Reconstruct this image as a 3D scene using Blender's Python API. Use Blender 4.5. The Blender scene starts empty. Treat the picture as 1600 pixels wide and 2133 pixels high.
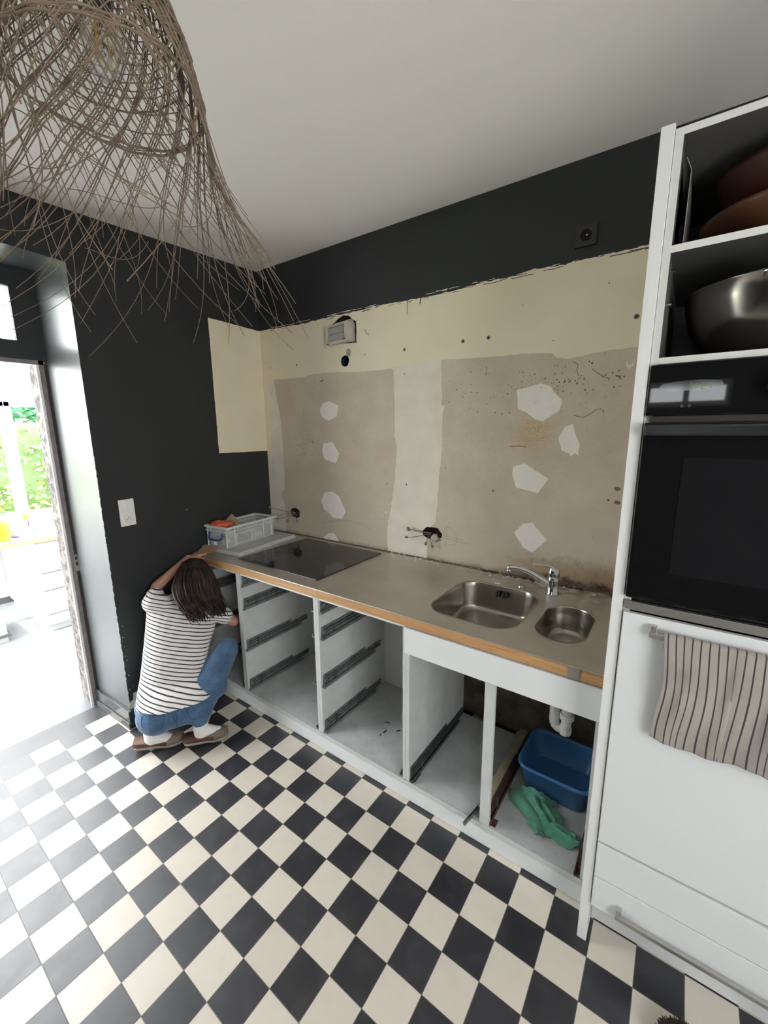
import bpy, bmesh, math, random
from mathutils import Vector, Matrix, noise
from mathutils.geometry import delaunay_2d_cdt
random.seed(7)
D = bpy.data
S = bpy.context.scene
COL = S.collection
PI = math.pi

# ------------------------------------------------------------------ camera
cam = D.cameras.new('camera'); cam_o = D.objects.new('camera', cam); COL.objects.link(cam_o)
R = ((0.81208982, 0.58346287, -0.00901105), (0.10641157, -0.1632564, -0.98082818), (-0.57374794, 0.79556171, -0.19466606))
right, down, fwd = Vector(R[0]), Vector(R[1]), Vector(R[2])
m = Matrix((right, -down, -fwd)).transposed().to_4x4()
m.translation = Vector((2.18841, -0.89141, 1.81942))
cam_o.matrix_world = m
cam.sensor_fit = 'VERTICAL'; cam.sensor_height = 36.0
cam.lens = 859.976 / 2133.0 * 36.0
cam.clip_start = 0.02
S.camera = cam_o

# ------------------------------------------------------------------ world, exposure
w = D.worlds.new('world'); S.world = w; w.use_nodes = True
bg = w.node_tree.nodes['Background']
bg.inputs['Color'].default_value = (0.95, 0.98, 1.0, 1)
bg.inputs['Strength'].default_value = 9.0
S.view_settings.view_transform = 'Standard'
S.view_settings.look = 'None'
S.view_settings.gamma = 1
S.view_settings.exposure = 0.57

sun = D.lights.new('sun', 'SUN'); sun.energy = 7.0; sun.angle = math.radians(1.0); sun.color = (1.0, .97, .92)
sun_o = D.objects.new('sun', sun); COL.objects.link(sun_o); sun_o.location = (-6, -6, 9)
sun_o.rotation_euler = Vector((-0.10, 0.62, -0.95)).to_track_quat('-Z', 'Y').to_euler()

def portal(name, loc, rot, sx, sy):
    l = D.lights.new(name, 'AREA'); l.shape = 'RECTANGLE'; l.size = sx; l.size_y = sy
    l.cycles.is_portal = True
    o = D.objects.new(name, l); COL.objects.link(o); o.location = loc; o.rotation_euler = rot
    return o
portal('window_light_right', (4.18, -1.35, 1.6), (0, PI/2, 0), 1.5, 1.9)
portal('window_light_front', (2.15, -3.28, 2.14), (-PI/2, 0, 0), .7, 0.24)
portal('door_light', (-0.95, -0.78, 1.35), (0, -PI/2, 0), 2.7, 1.6)

# ------------------------------------------------------------------ materials
MATS = {}
def mat(name, color=(0.8, 0.8, 0.8), rough=0.5, metal=0.0, spec=0.5, bump=None, mottle=0.0, mscale=8, trans=0.0, alpha=1.0, emit=None, coat=0.0, sheen=0.0, ior=None):
    """procedural principled material; bump=(scale,strength); mottle mixes the colour with a darker noise"""
    if name in MATS: return MATS[name]
    ma = D.materials.new(name); ma.use_nodes = True; nt = ma.node_tree
    b = nt.nodes['Principled BSDF']
    b.inputs['Base Color'].default_value = (*color, 1)
    b.inputs['Roughness'].default_value = rough; b.inputs['Metallic'].default_value = metal
    b.inputs['Specular IOR Level'].default_value = spec
    b.inputs['Transmission Weight'].default_value = trans
    b.inputs['Alpha'].default_value = alpha
    b.inputs['Coat Weight'].default_value = coat
    b.inputs['Sheen Weight'].default_value = sheen
    if ior: b.inputs['IOR'].default_value = ior
    if emit:
        b.inputs['Emission Color'].default_value = (*emit[0], 1); b.inputs['Emission Strength'].default_value = emit[1]
    tc = nt.nodes.new('ShaderNodeTexCoord')
    if mottle:
        n = nt.nodes.new('ShaderNodeTexNoise'); n.inputs['Scale'].default_value = mscale; n.inputs['Detail'].default_value = 5
        nt.links.new(tc.outputs['Object'], n.inputs['Vector'])
        r = nt.nodes.new('ShaderNodeMapRange'); r.inputs[1].default_value = 0.3; r.inputs[2].default_value = 0.7
        nt.links.new(n.outputs['Fac'], r.inputs[0])
        mx = nt.nodes.new('ShaderNodeMix'); mx.data_type = 'RGBA'
        mx.inputs['A'].default_value = (*color, 1)
        mx.inputs['B'].default_value = (*[c * (1 - mottle) for c in color], 1)
        nt.links.new(r.outputs[0], mx.inputs['Factor']); nt.links.new(mx.outputs['Result'], b.inputs['Base Color'])
    if bump:
        n2 = nt.nodes.new('ShaderNodeTexNoise'); n2.inputs['Scale'].default_value = bump[0]; n2.inputs['Detail'].default_value = 4
        nt.links.new(tc.outputs['Object'], n2.inputs['Vector'])
        bp = nt.nodes.new('ShaderNodeBump'); bp.inputs['Strength'].default_value = bump[1]; bp.inputs['Distance'].default_value = 0.01
        nt.links.new(n2.outputs['Fac'], bp.inputs['Height']); nt.links.new(bp.outputs['Normal'], b.inputs['Normal'])
    MATS[name] = ma
    return ma

class NT:
    """tiny node graph helper"""
    def __init__(s, ma): s.nt = ma.node_tree; s.b = s.nt.nodes['Principled BSDF']
    def val(s, x, sock):
        if isinstance(x, (int, float)): sock.default_value = x
        elif isinstance(x, tuple): sock.default_value = (*x, 1) if len(x) == 3 and sock.type == 'RGBA' else x
        else: s.nt.links.new(x, sock)
    def math(s, op, a, b=0.0, c=None, clamp=False):
        n = s.nt.nodes.new('ShaderNodeMath'); n.operation = op; n.use_clamp = clamp
        s.val(a, n.inputs[0]); s.val(b, n.inputs[1])
        if c is not None: s.val(c, n.inputs[2])
        return n.outputs[0]
    def xyz(s, coord='Object'):
        t = s.nt.nodes.new('ShaderNodeTexCoord'); x = s.nt.nodes.new('ShaderNodeSeparateXYZ')
        s.nt.links.new(t.outputs[coord], x.inputs[0]); s.vec = t.outputs[coord]
        return x.outputs[0], x.outputs[1], x.outputs[2]
    def noise(s, scale, detail=4, rough=0.5, vec=None):
        n = s.nt.nodes.new('ShaderNodeTexNoise'); n.inputs['Scale'].default_value = scale; n.inputs['Detail'].default_value = detail
        n.inputs['Roughness'].default_value = rough
        s.nt.links.new(vec or s.vec, n.inputs['Vector']); return n.outputs['Fac']
    def voro(s, scale, out='Distance'):
        n = s.nt.nodes.new('ShaderNodeTexVoronoi'); n.inputs['Scale'].default_value = scale
        s.nt.links.new(s.vec, n.inputs['Vector']); return n.outputs[out]
    def ramp(s, x, a, b, lo=0.0, hi=1.0):
        n = s.nt.nodes.new('ShaderNodeMapRange'); n.interpolation_type = 'SMOOTHSTEP'
        s.val(x, n.inputs[0]); n.inputs[1].default_value = a; n.inputs[2].default_value = b; n.inputs[3].default_value = lo; n.inputs[4].default_value = hi
        return n.outputs[0]
    def mix(s, f, a, b):
        n = s.nt.nodes.new('ShaderNodeMix'); n.data_type = 'RGBA'
        s.val(f, n.inputs['Factor']); s.val(a, n.inputs['A']); s.val(b, n.inputs['B']); return n.outputs['Result']
    def scale(s, x, y, z):
        n = s.nt.nodes.new('ShaderNodeMapping'); n.inputs['Scale'].default_value = (x, y, z)
        s.nt.links.new(s.vec, n.inputs['Vector']); return n.outputs[0]
    def bump(s, h, strength=0.3, dist=0.01):
        n = s.nt.nodes.new('ShaderNodeBump'); n.inputs['Strength'].default_value = strength; n.inputs['Distance'].default_value = dist
        s.nt.links.new(h, n.inputs['Height']); s.nt.links.new(n.outputs[0], s.b.inputs['Normal'])
    def color(s, c): s.nt.links.new(c, s.b.inputs['Base Color'])
    def rough(s, c): s.nt.links.new(c, s.b.inputs['Roughness'])

M = {}
M['ceiling'] = mat('ceiling_paint', (0.85, 0.81, 0.77), 0.8, bump=(220, 0.06))
M['dark'] = mat('charcoal_wall_paint', (0.027, 0.029, 0.030), 0.5, spec=0.28, bump=(60, 0.05), mottle=0.12, mscale=3)
M['cream'] = mat('cream_wall_paint', (0.74, 0.66, 0.49), 0.75, bump=(70, 0.08), mottle=0.07, mscale=4)
M['plaster'] = mat('pale_plaster', (0.70, 0.65, 0.565), 0.85, bump=(50, 0.15), mottle=0.1, mscale=9)
M['filler'] = mat('white_filler', (0.79, 0.74, 0.69), 0.85, bump=(90, 0.2), mottle=0.06, mscale=20)
M['white'] = mat('white_melamine', (0.63, 0.64, 0.635), 0.35, spec=0.4, mottle=0.04, mscale=3)
M['whiteold'] = mat('worn_white_melamine', (0.50, 0.51, 0.50), 0.45, spec=0.4, mottle=0.12, mscale=14)
M['hole'] = mat('raw_hole', (0.07, 0.035, 0.022), 0.9, bump=(60, 0.6), mottle=0.6, mscale=30)
M['pipehole'] = mat('dark_pipe_mouth', (0.015, 0.022, 0.032), 0.6)
M['blackdot'] = mat('dark_screw_hole', (0.03, 0.025, 0.02), 0.8)
M['browndot'] = mat('brown_splash', (0.20, 0.115, 0.05), 0.8)
M['pencil'] = mat('pencil_line', (0.30, 0.27, 0.22), 0.8)
M['steel'] = mat('rail_steel', (0.24, 0.26, 0.26), 0.45, metal=0.55, mottle=0.4, mscale=25)
M['steeldark'] = mat('rail_dark_steel', (0.11, 0.12, 0.12), 0.5, metal=0.5, mottle=0.4, mscale=25)  # darker steel tone for runner slots, brackets and scraps
M['rust'] = mat('rusty_rail', (0.10, 0.045, 0.03), 0.8, metal=0.2, mottle=0.6, mscale=30)
M['chrome'] = mat('chrome', (0.62, 0.63, 0.64), 0.12, metal=1.0)
M['brushed'] = mat('brushed_metal', (0.50, 0.49, 0.47), 0.32, metal=0.9)
M['glassblack'] = mat('black_glass', (0.006, 0.006, 0.0065), 0.03, spec=0.3)
M['ovenplastic'] = mat('black_oven_trim', (0.014, 0.014, 0.015), 0.25, spec=0.5)
M['hob'] = mat('ceramic_hob_glass', (0.016, 0.016, 0.017), 0.09, spec=0.5)
M['plastic'] = mat('white_plastic', (0.72, 0.71, 0.67), 0.3)
M['greyplastic'] = mat('grey_plastic', (0.33, 0.32, 0.29), 0.5)
M['boxframe'] = mat('beige_box_plastic', (0.50, 0.47, 0.40), 0.5, mottle=0.15, mscale=30)
M['glass'] = mat('window_glass', (1, 1, 1), 0.0, trans=1.0, alpha=0.12, ior=1.01, spec=0.2)
M['blue'] = mat('blue_plastic', (0.055, 0.165, 0.36), 0.33, bump=(40, 0.05))
M['green'] = mat('green_terry_cloth', (0.11, 0.40, 0.27), 0.95, bump=(300, 0.8), sheen=0.3, mottle=0.15, mscale=60)
M['skin'] = mat('skin', (0.50, 0.27, 0.19), 0.5, mottle=0.12, mscale=20)
M['pvc'] = mat('white_pipe', (0.72, 0.70, 0.66), 0.35)
M['copper'] = mat('dull_wire', (0.20, 0.15, 0.12), 0.5)
M['bulb'] = mat('clear_bulb_glass', (0.9, 0.88, 0.82), 0.03, trans=1.0, alpha=0.35, ior=1.2)
M['socketblack'] = mat('black_lampholder', (0.02, 0.018, 0.015), 0.4)
M['bamboo'] = mat('bamboo_strands', (0.205, 0.148, 0.105), 0.6, spec=0.3, mottle=0.35, mscale=20)
M['darktrim'] = mat('charcoal_gloss_trim', (0.035, 0.036, 0.04), 0.22, spec=0.55, bump=(25, 0.1), mottle=0.3, mscale=10)
M['jamb'] = mat('charcoal_satin_jamb', (0.045, 0.05, 0.052), 0.32, spec=0.6, ior=2.1, bump=(18, 0.06))
M['verandafloor'] = None

def m_floor():
    ma = mat('checker_tiles', (0.6, 0.55, 0.45), 0.4, spec=0.5, ior=1.6, coat=0.30); g = NT(ma); g.b.inputs['Coat Roughness'].default_value = 0.38; g.b.inputs['Coat IOR'].default_value = 1.55; x, y, z = g.xyz()
    T = 0.14
    u = g.math('DIVIDE', x, T); v = g.math('DIVIDE', y, T)
    fu, fv = g.math('FLOOR', u), g.math('FLOOR', v)
    par = g.math('ABSOLUTE', g.math('MODULO', g.math('ADD', fu, fv), 2.0))      # 0 white 1 black
    border = g.math('LESS_THAN', x, -0.70)
    dark = g.math('MAXIMUM', par, border)
    comb = g.nt.nodes.new('ShaderNodeCombineXYZ'); g.nt.links.new(fu, comb.inputs[0]); g.nt.links.new(fv, comb.inputs[1])
    wn = g.nt.nodes.new('ShaderNodeTexWhiteNoise'); wn.noise_dimensions = '2D'; g.nt.links.new(comb.outputs[0], wn.inputs['Vector'])
    rnd = wn.outputs['Value']
    n1 = g.noise(14, 6, 0.6); n2 = g.noise(55, 4, 0.6)
    wht = g.mix(g.math('MULTIPLY', rnd, 0.7), (0.62, 0.57, 0.485), (0.53, 0.48, 0.41))
    wht = g.mix(g.math('MULTIPLY', g.ramp(n1, 0.45, 0.75), 0.22), wht, (0.46, 0.41, 0.34))
    wht = g.mix(g.math('MULTIPLY', g.ramp(n2, 0.66, 0.74), 0.25), wht, (0.36, 0.31, 0.25))
    blk = g.mix(rnd, (0.013, 0.013, 0.017), (0.024, 0.024, 0.030))
    blk = g.mix(g.math('MULTIPLY', g.ramp(n1, 0.45, 0.72), 0.5), blk, (0.045, 0.043, 0.045))
    col = g.mix(dark, wht, blk)
    # grout
    du = g.math('ABSOLUTE', g.math('SUBTRACT', g.math('FRACT', u), 0.5)); dv = g.math('ABSOLUTE', g.math('SUBTRACT', g.math('FRACT', v), 0.5))
    e = g.math('MAXIMUM', du, dv)
    gr = g.ramp(e, 0.487, 0.494)
    col = g.mix(g.math('MULTIPLY', gr, 0.75), col, (0.10, 0.09, 0.08))
    g.color(col)
    rg = g.math('ADD', g.math('MULTIPLY', g.ramp(n1, 0.3, 0.75), 0.10), 0.38)
    g.rough(g.math('ADD', rg, g.math('MULTIPLY', gr, 0.3)))
    h = g.math('SUBTRACT', g.math('ADD', g.math('MULTIPLY', n1, 0.35), g.math('MULTIPLY', n2, 0.1)), g.math('MULTIPLY', gr, 0.5))
    g.bump(h, 0.25, 0.006)
    return ma
M['floor'] = m_floor()

def m_taupe():
    ma = mat('bare_taupe_wall', (0.5, 0.45, 0.37), 0.85); g = NT(ma); x, y, z = g.xyz()
    n1 = g.noise(5, 6, 0.6); n2 = g.noise(18, 6, 0.65); n3 = g.noise(60, 3)
    col = g.mix(g.ramp(n1, 0.3, 0.7), (0.56, 0.475, 0.375), (0.485, 0.41, 0.32))
    col = g.mix(g.math('MULTIPLY', g.ramp(n3, 0.5, 0.8), 0.25), col, (0.36, 0.31, 0.24))
    # lower part is greyer / greener dirt
    low = g.math('MULTIPLY', g.ramp(z, 1.55, 1.05), 0.55)
    col = g.mix(low, col, (0.47, 0.425, 0.335))
    # damp brown stain above the worktop near the tap, darkest at the joint
    zn = g.math('ADD', z, g.math('MULTIPLY', g.math('SUBTRACT', n2, 0.5), 0.16))
    hx = g.ramp(g.math('ADD', x, g.math('MULTIPLY', g.math('SUBTRACT', n1, 0.5), 0.5)), 1.28, 1.62)
    s1 = g.math('MULTIPLY', g.ramp(zn, 1.17, 1.06), hx)
    col = g.mix(g.math('MULTIPLY', s1, 0.72), col, (0.30, 0.195, 0.10))
    s1b = g.math('MULTIPLY', g.math('MULTIPLY', g.ramp(zn, 1.22, 1.11), hx), g.ramp(n2, 0.5, 0.62))
    col = g.mix(g.math('MULTIPLY', s1b, 0.6), col, (0.24, 0.18, 0.12))
    s2 = g.math('MULTIPLY', g.ramp(zn, 1.05, 1.00), g.ramp(x, 1.3, 1.6))
    col = g.mix(g.math('MULTIPLY', s2, 0.95), col, (0.045, 0.022, 0.012))
    # grime along the whole joint
    s3 = g.math('MULTIPLY', g.ramp(z, 1.03, 0.995), g.ramp(n2, 0.35, 0.6))
    col = g.mix(g.math('MULTIPLY', s3, 0.6), col, (0.17, 0.13, 0.085))
    # orange spatter cluster
    dx = g.math('SUBTRACT', x, 1.535); dz = g.math('SUBTRACT', z, 1.80)
    r = g.math('SQRT', g.math('ADD', g.math('MULTIPLY', dx, dx), g.math('MULTIPLY', g.math('MULTIPLY', dz, dz), 1.3)))
    rm = g.ramp(r, 0.15, 0.02)
    sp = g.ramp(g.noise(170, 2, 0.5), 0.60, 0.50)
    spm = g.math('MULTIPLY', rm, g.math('SUBTRACT', 1.0, sp))
    col = g.mix(g.math('MULTIPLY', spm, 0.85), col, (0.44, 0.26, 0.08))
    col = g.mix(g.math('MULTIPLY', rm, 0.22), col, (0.50, 0.34, 0.14))
    g.color(col); g.bump(g.math('ADD', n3, n2), 0.15, 0.004)
    return ma
M['taupe'] = m_taupe()

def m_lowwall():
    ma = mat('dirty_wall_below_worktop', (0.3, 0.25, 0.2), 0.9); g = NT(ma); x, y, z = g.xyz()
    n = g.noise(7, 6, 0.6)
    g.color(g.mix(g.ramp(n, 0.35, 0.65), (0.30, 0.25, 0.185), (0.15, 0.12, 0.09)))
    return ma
M['lowwall'] = m_lowwall()

def m_wood():
    ma = mat('beech_edge', (0.5, 0.3, 0.13), 0.42); g = NT(ma); x, y, z = g.xyz()
    v = g.scale(3, 60, 60); n = g.noise(1.6, 6, 0.65, v); v2 = g.scale(14, 160, 160); n2 = g.noise(1.5, 3, 0.5, v2)
    col = g.mix(g.ramp(n, 0.3, 0.7), (0.48, 0.275, 0.125), (0.34, 0.17, 0.065))
    col = g.mix(g.math('MULTIPLY', g.ramp(n2, 0.62, 0.72), 0.55), col, (0.16, 0.07, 0.03))
    g.color(col); return ma
M['wood'] = m_wood()

def m_worktop():
    ma = mat('worn_stainless_worktop', (0.4, 0.38, 0.34), 0.36, metal=0.78); g = NT(ma); x, y, z = g.xyz()
    n1 = g.noise(4, 6, 0.6); n2 = g.noise(28, 6, 0.7); n3 = g.noise(9, 5, 0.6)
    col = g.mix(g.ramp(n1, 0.3, 0.7), (0.53, 0.49, 0.43), (0.45, 0.415, 0.365))
    back = g.ramp(y, 1.05, 1.33)
    dust = g.math('MULTIPLY', g.math('ADD', g.math('MULTIPLY', back, 0.8), 0.02), g.ramp(n2, 0.47, 0.60))
    smear = g.math('MULTIPLY', g.math('MULTIPLY', g.ramp(n3, 0.57, 0.66), g.ramp(n2, 0.45, 0.6)), 0.34)
    d = g.math('MAXIMUM', dust, smear)
    col = g.mix(d, col, (0.62, 0.58, 0.52)); g.color(col)
    g.nt.links.new(g.math('SUBTRACT', 0.78, g.math('MULTIPLY', d, 0.78)), g.b.inputs['Metallic'])
    g.rough(g.math('ADD', 0.32, g.math('ADD', g.math('MULTIPLY', d, 0.4), g.math('MULTIPLY', n3, 0.12))))
    return ma
M['worktop'] = m_worktop()
M['basin'] = mat('brushed_basin_steel', (0.42, 0.395, 0.355), 0.27, metal=1.0)

def m_cabfloor():
    ma = mat('dusty_cabinet_floor', (0.6, 0.6, 0.6), 0.5); g = NT(ma); x, y, z = g.xyz()
    n = g.noise(9, 6, 0.6); n2 = g.noise(50, 5, 0.6)
    col = g.mix(g.ramp(n, 0.35, 0.7), (0.44, 0.46, 0.46), (0.36, 0.375, 0.37))
    col = g.mix(g.math('MULTIPLY', g.ramp(n2, 0.55, 0.7), 0.25), col, (0.25, 0.25, 0.235))
    g.color(col); return ma
M['cabfloor'] = m_cabfloor()

def m_towel():
    ma = mat('striped_tea_towel', (0.5, 0.47, 0.42), 0.9, sheen=0.2); g = NT(ma)
    uv = g.nt.nodes.new('ShaderNodeUVMap'); s = g.nt.nodes.new('ShaderNodeSeparateXYZ'); g.nt.links.new(uv.outputs[0], s.inputs[0])
    f = g.math('ABSOLUTE', g.math('SUBTRACT', g.math('FRACT', g.math('MULTIPLY', s.outputs[0], 1.0)), 0.5))
    g.vec = g.nt.nodes.new('ShaderNodeTexCoord').outputs['Object']
    n = g.noise(6, 5); n2 = g.noise(400, 2)
    col = g.mix(g.ramp(n, 0.4, 0.65), (0.31, 0.28, 0.245), (0.245, 0.215, 0.19))
    col = g.mix(g.ramp(f, 0.105, 0.075), col, (0.04, 0.025, 0.03))
    g.color(col); g.bump(n2, 0.3, 0.002); return ma
M['towel'] = m_towel()

def m_shirt():
    ma = mat('striped_jersey', (0.75, 0.72, 0.70), 0.85, sheen=0.2); g = NT(ma); x, y, z = g.xyz()
    n = g.noise(6, 2)
    # stripes run round the body, slightly tilted with the torso
    h = g.math('ADD', g.math('ADD', z, g.math('MULTIPLY', y, 0.34)), g.math('MULTIPLY', x, 0.15))
    h = g.math('ADD', h, g.math('MULTIPLY', g.math('SUBTRACT', n, 0.5), 0.010))
    f = g.math('ABSOLUTE', g.math('SUBTRACT', g.math('FRACT', g.math('DIVIDE', h, 0.0222)), 0.5))
    col = g.mix(g.ramp(f, 0.16, 0.115), (0.70, 0.665, 0.655), (0.022, 0.022, 0.028))
    g.color(col); g.bump(g.noise(14, 3), 0.3, 0.02); return ma
M['shirt'] = m_shirt()

def m_denim():
    ma = mat('blue_denim', (0.1, 0.2, 0.36), 0.85, sheen=0.2); g = NT(ma); x, y, z = g.xyz()
    n = g.noise(14, 5, 0.6); n2 = g.noise(260, 2)
    col = g.mix(g.ramp(n, 0.35, 0.68), (0.032, 0.075, 0.145), (0.06, 0.13, 0.235))
    g.color(g.mix(g.math('MULTIPLY', g.ramp(n2, 0.5, 0.65), 0.25), col, (0.15, 0.23, 0.33))); g.bump(g.noise(22, 4), 0.4, 0.012); return ma
M['denim'] = m_denim()
M['seam'] = mat('denim_seam', (0.035, 0.075, 0.15), 0.9)

def m_hair():
    ma = mat('dark_brown_hair', (0.03, 0.018, 0.012), 0.42, spec=0.4); g = NT(ma); x, y, z = g.xyz()
    n = g.noise(22, 3)
    g.color(g.mix(g.ramp(n, 0.45, 0.72), (0.014, 0.009, 0.007), (0.055, 0.030, 0.022))); return ma
M['hair'] = m_hair()

def m_stone():
    ma = mat('rubble_stone', (0.3, 0.28, 0.26), 0.9); g = NT(ma); g.xyz()
    v = g.voro(11); n = g.noise(25, 5, 0.7)
    col = g.mix(g.ramp(v, 0.35, 0.6), (0.17, 0.155, 0.145), (0.25, 0.225, 0.20))
    col = g.mix(g.math('MULTIPLY', g.ramp(n, 0.45, 0.6), 0.8), col, (0.06, 0.055, 0.055))
    g.color(col); g.bump(g.math('ADD', n, v), 0.9, 0.03); return ma
M['stone'] = m_stone()

def m_vfloor():
    ma = mat('pale_grey_veranda_tiles', (0.5, 0.52, 0.54), 0.3); g = NT(ma); x, y, z = g.xyz()
    T = 0.62
    a = 0.0
    u = g.math('FRACT', g.math('DIVIDE', g.math('ADD', x, 0.86), T)); v = g.math('FRACT', g.math('DIVIDE', g.math('ADD', y, 0.25), T))
    e = g.math('MAXIMUM', g.math('ABSOLUTE', g.math('SUBTRACT', u, 0.5)), g.math('ABSOLUTE', g.math('SUBTRACT', v, 0.5)))
    col = g.mix(g.ramp(g.noise(4, 5), 0.3, 0.7), (0.20, 0.21, 0.22), (0.16, 0.17, 0.18))
    g.color(g.mix(g.ramp(e, 0.493, 0.497), col, (0.28, 0.28, 0.28))); return ma
M['vfloor'] = m_vfloor()

# ------------------------------------------------------------------ mesh helpers
def setp(o, label=None, cat=None, group=None, kind=None):
    if label: o['label'] = label
    if cat: o['category'] = cat
    if group: o['group'] = group
    if kind: o['kind'] = kind
    return o

class MB:
    def __init__(s): s.bm = bmesh.new(); s.mats = []; s.mi = 0; s.uv = None
    def m(s, ma):
        if ma not in s.mats: s.mats.append(ma)
        s.mi = s.mats.index(ma); return s
    def face(s, vs):
        try:
            f = s.bm.faces.new(vs); f.material_index = s.mi; return f
        except ValueError: return None
    def box(s, x0, x1, y0, y1, z0, z1, M4=None):
        co = [(x0, y0, z0), (x1, y0, z0), (x1, y1, z0), (x0, y1, z0), (x0, y0, z1), (x1, y0, z1), (x1, y1, z1), (x0, y1, z1)]
        vs = [s.bm.verts.new(M4 @ Vector(c) if M4 else c) for c in co]
        for q in ((0, 3, 2, 1), (4, 5, 6, 7), (0, 1, 5, 4), (1, 2, 6, 5), (2, 3, 7, 6), (3, 0, 4, 7)): s.face([vs[i] for i in q])
        return s
    def prism(s, pts, z0, z1, M4=None):
        """pts: ccw outline in xy, extruded z0..z1"""
        a = [s.bm.verts.new((M4 or Matrix()) @ Vector((p[0], p[1], z0))) for p in pts]
        b = [s.bm.verts.new((M4 or Matrix()) @ Vector((p[0], p[1], z1))) for p in pts]
        n = len(pts)
        s.face(a[::-1]); s.face(b)
        for i in range(n): s.face([a[i], a[(i + 1) % n], b[(i + 1) % n], b[i]])
        return s
    def tube(s, pts, r, n=8, cap=True, taper=None):
        pts = [Vector(p) for p in pts]; rings = []
        up = None
        for i, p in enumerate(pts):
            t = (pts[min(i + 1, len(pts) - 1)] - pts[max(i - 1, 0)])
            if t.length < 1e-9: t = Vector((0, 0, 1))
            t.normalize()
            if up is None:
                up = Vector((0, 0, 1)) if abs(t.z) < 0.9 else Vector((1, 0, 0))
            a = t.cross(up)
            if a.length < 1e-6: a = t.orthogonal()
            a.normalize(); b = a.cross(t).normalized(); up = b
            rr = r[i] if isinstance(r, (list, tuple)) else r
            rings.append([s.bm.verts.new(p + (a * math.cos(2 * PI * k / n) + b * math.sin(2 * PI * k / n)) * rr) for k in range(n)])
        for i in range(len(rings) - 1):
            for k in range(n): s.face([rings[i][k], rings[i][(k + 1) % n], rings[i + 1][(k + 1) % n], rings[i + 1][k]])
        if cap: s.face(rings[0][::-1]); s.face(rings[-1])
        return s
    def lathe(s, prof, c=(0, 0, 0), n=32, M4=None, cap0=True, cap1=True):
        rings = []
        for r, z in prof:
            rings.append([s.bm.verts.new((M4 or Matrix()) @ Vector((c[0] + r * math.cos(2 * PI * k / n), c[1] + r * math.sin(2 * PI * k / n), c[2] + z))) for k in range(n)])
        for i in range(len(rings) - 1):
            for k in range(n): s.face([rings[i][k], rings[i][(k + 1) % n], rings[i + 1][(k + 1) % n], rings[i + 1][k]])
        if cap0: s.face(rings[0][::-1])
        if cap1: s.face(rings[-1])
        return s
    def loft(s, loops, cap0=True, cap1=True, close=True):
        rings = [[s.bm.verts.new(p) for p in l] for l in loops]; n = len(rings[0])
        for i in range(len(rings) - 1):
            for k in range(n if close else n - 1): s.face([rings[i][k], rings[i][(k + 1) % n], rings[i + 1][(k + 1) % n], rings[i + 1][k]])
        if cap0: s.face(rings[0][::-1])
        if cap1: s.face(rings[-1])
        return s
    def ball(s, c, r, sc=(1, 1, 1), n=16, M4=None):
        mm = Matrix.Translation(c) @ (M4 or Matrix()) @ Matrix.Diagonal((r * sc[0], r * sc[1], r * sc[2], 1))
        g = bmesh.ops.create_uvsphere(s.bm, u_segments=n, v_segments=max(6, n // 2), radius=1, matrix=mm)
        for v in g['verts']:
            for f in v.link_faces: f.material_index = s.mi
        return s
    def build(s, name, ma=None, parent=None, smooth=False, bevel=0, origin=None, mods=None, fix=True):
        if ma is not None and not s.mats: s.mats = [ma]
        if fix: bmesh.ops.recalc_face_normals(s.bm, faces=s.bm.faces)
        me = D.meshes.new(name)
        if origin is not None:
            bmesh.ops.translate(s.bm, verts=s.bm.verts, vec=-Vector(origin))
        s.bm.to_mesh(me); s.bm.free()
        for x in s.mats: me.materials.append(x)
        if smooth:
            for p in me.polygons: p.use_smooth = True
        o = D.objects.new(name, me); COL.objects.link(o)
        if origin is not None: o.location = origin
        if bevel:
            b = o.modifiers.new('bevel', 'BEVEL'); b.width = bevel; b.segments = 2; b.limit_method = 'ANGLE'; b.angle_limit = math.radians(40)
        if smooth == 'auto' or (smooth and bevel):
            pass
        if parent: 
            o.parent = parent
            if parent.type == 'EMPTY' or parent.location.length > 0:
                o.matrix_parent_inverse = Matrix.Translation(-wloc(parent))
        return o
def wloc(o):
    v = o.location.copy(); p = o.parent
    while p: 
        p = p.parent
    return v
def empty(name, loc, label, cat, group=None):
    o = D.objects.new(name, None); COL.objects.link(o); o.location = loc; o.empty_display_size = 0.1
    return setp(o, label, cat, group)
def bx(name, b, ma, parent=None, bevel=0, **k):
    return MB().box(*b).build(name, ma, parent, bevel=bevel, **k)
def struct(o): o['kind'] = 'structure'; return o

def jitter_poly(pts, amp, step=0.012, seed=0, closed=True):
    """subdivide an outline and shake it with noise (ragged paint / plaster edges)"""
    out = []
    n = len(pts)
    for i in range(n if closed else n - 1):
        a = Vector(pts[i]); b = Vector(pts[(i + 1) % n]); k = max(1, int((b - a).length / step))
        for j in range(k):
            p = a.lerp(b, j / k)
            d = noise.noise_vector(Vector((p.x * 22 + seed, p.y * 22, 0))) + 0.6 * noise.noise_vector(Vector((p.x * 70, p.y * 70 + seed, 3)))
            out.append((p.x + d.x * amp, p.y + d.y * amp))
    return out
def pip(x, y, poly):
    c = False; j = len(poly) - 1
    for i in range(len(poly)):
        xi, yi = poly[i]; xj, yj = poly[j]
        if (yi > y) != (yj > y) and x < (xj - xi) * (y - yi) / (yj - yi) + xi: c = not c
        j = i
    return c
def disc(cx, cy, rx, ry=None, n=8, seed=None, jit=0.0):
    rnd = random.Random(seed if seed is not None else cx * 91 + cy * 37); ry = ry or rx
    return [(cx + rx * (1 + rnd.uniform(-jit, jit)) * math.cos(2 * PI * k / n), cy + ry * (1 + rnd.uniform(-jit, jit)) * math.sin(2 * PI * k / n)) for k in range(n)]
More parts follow.
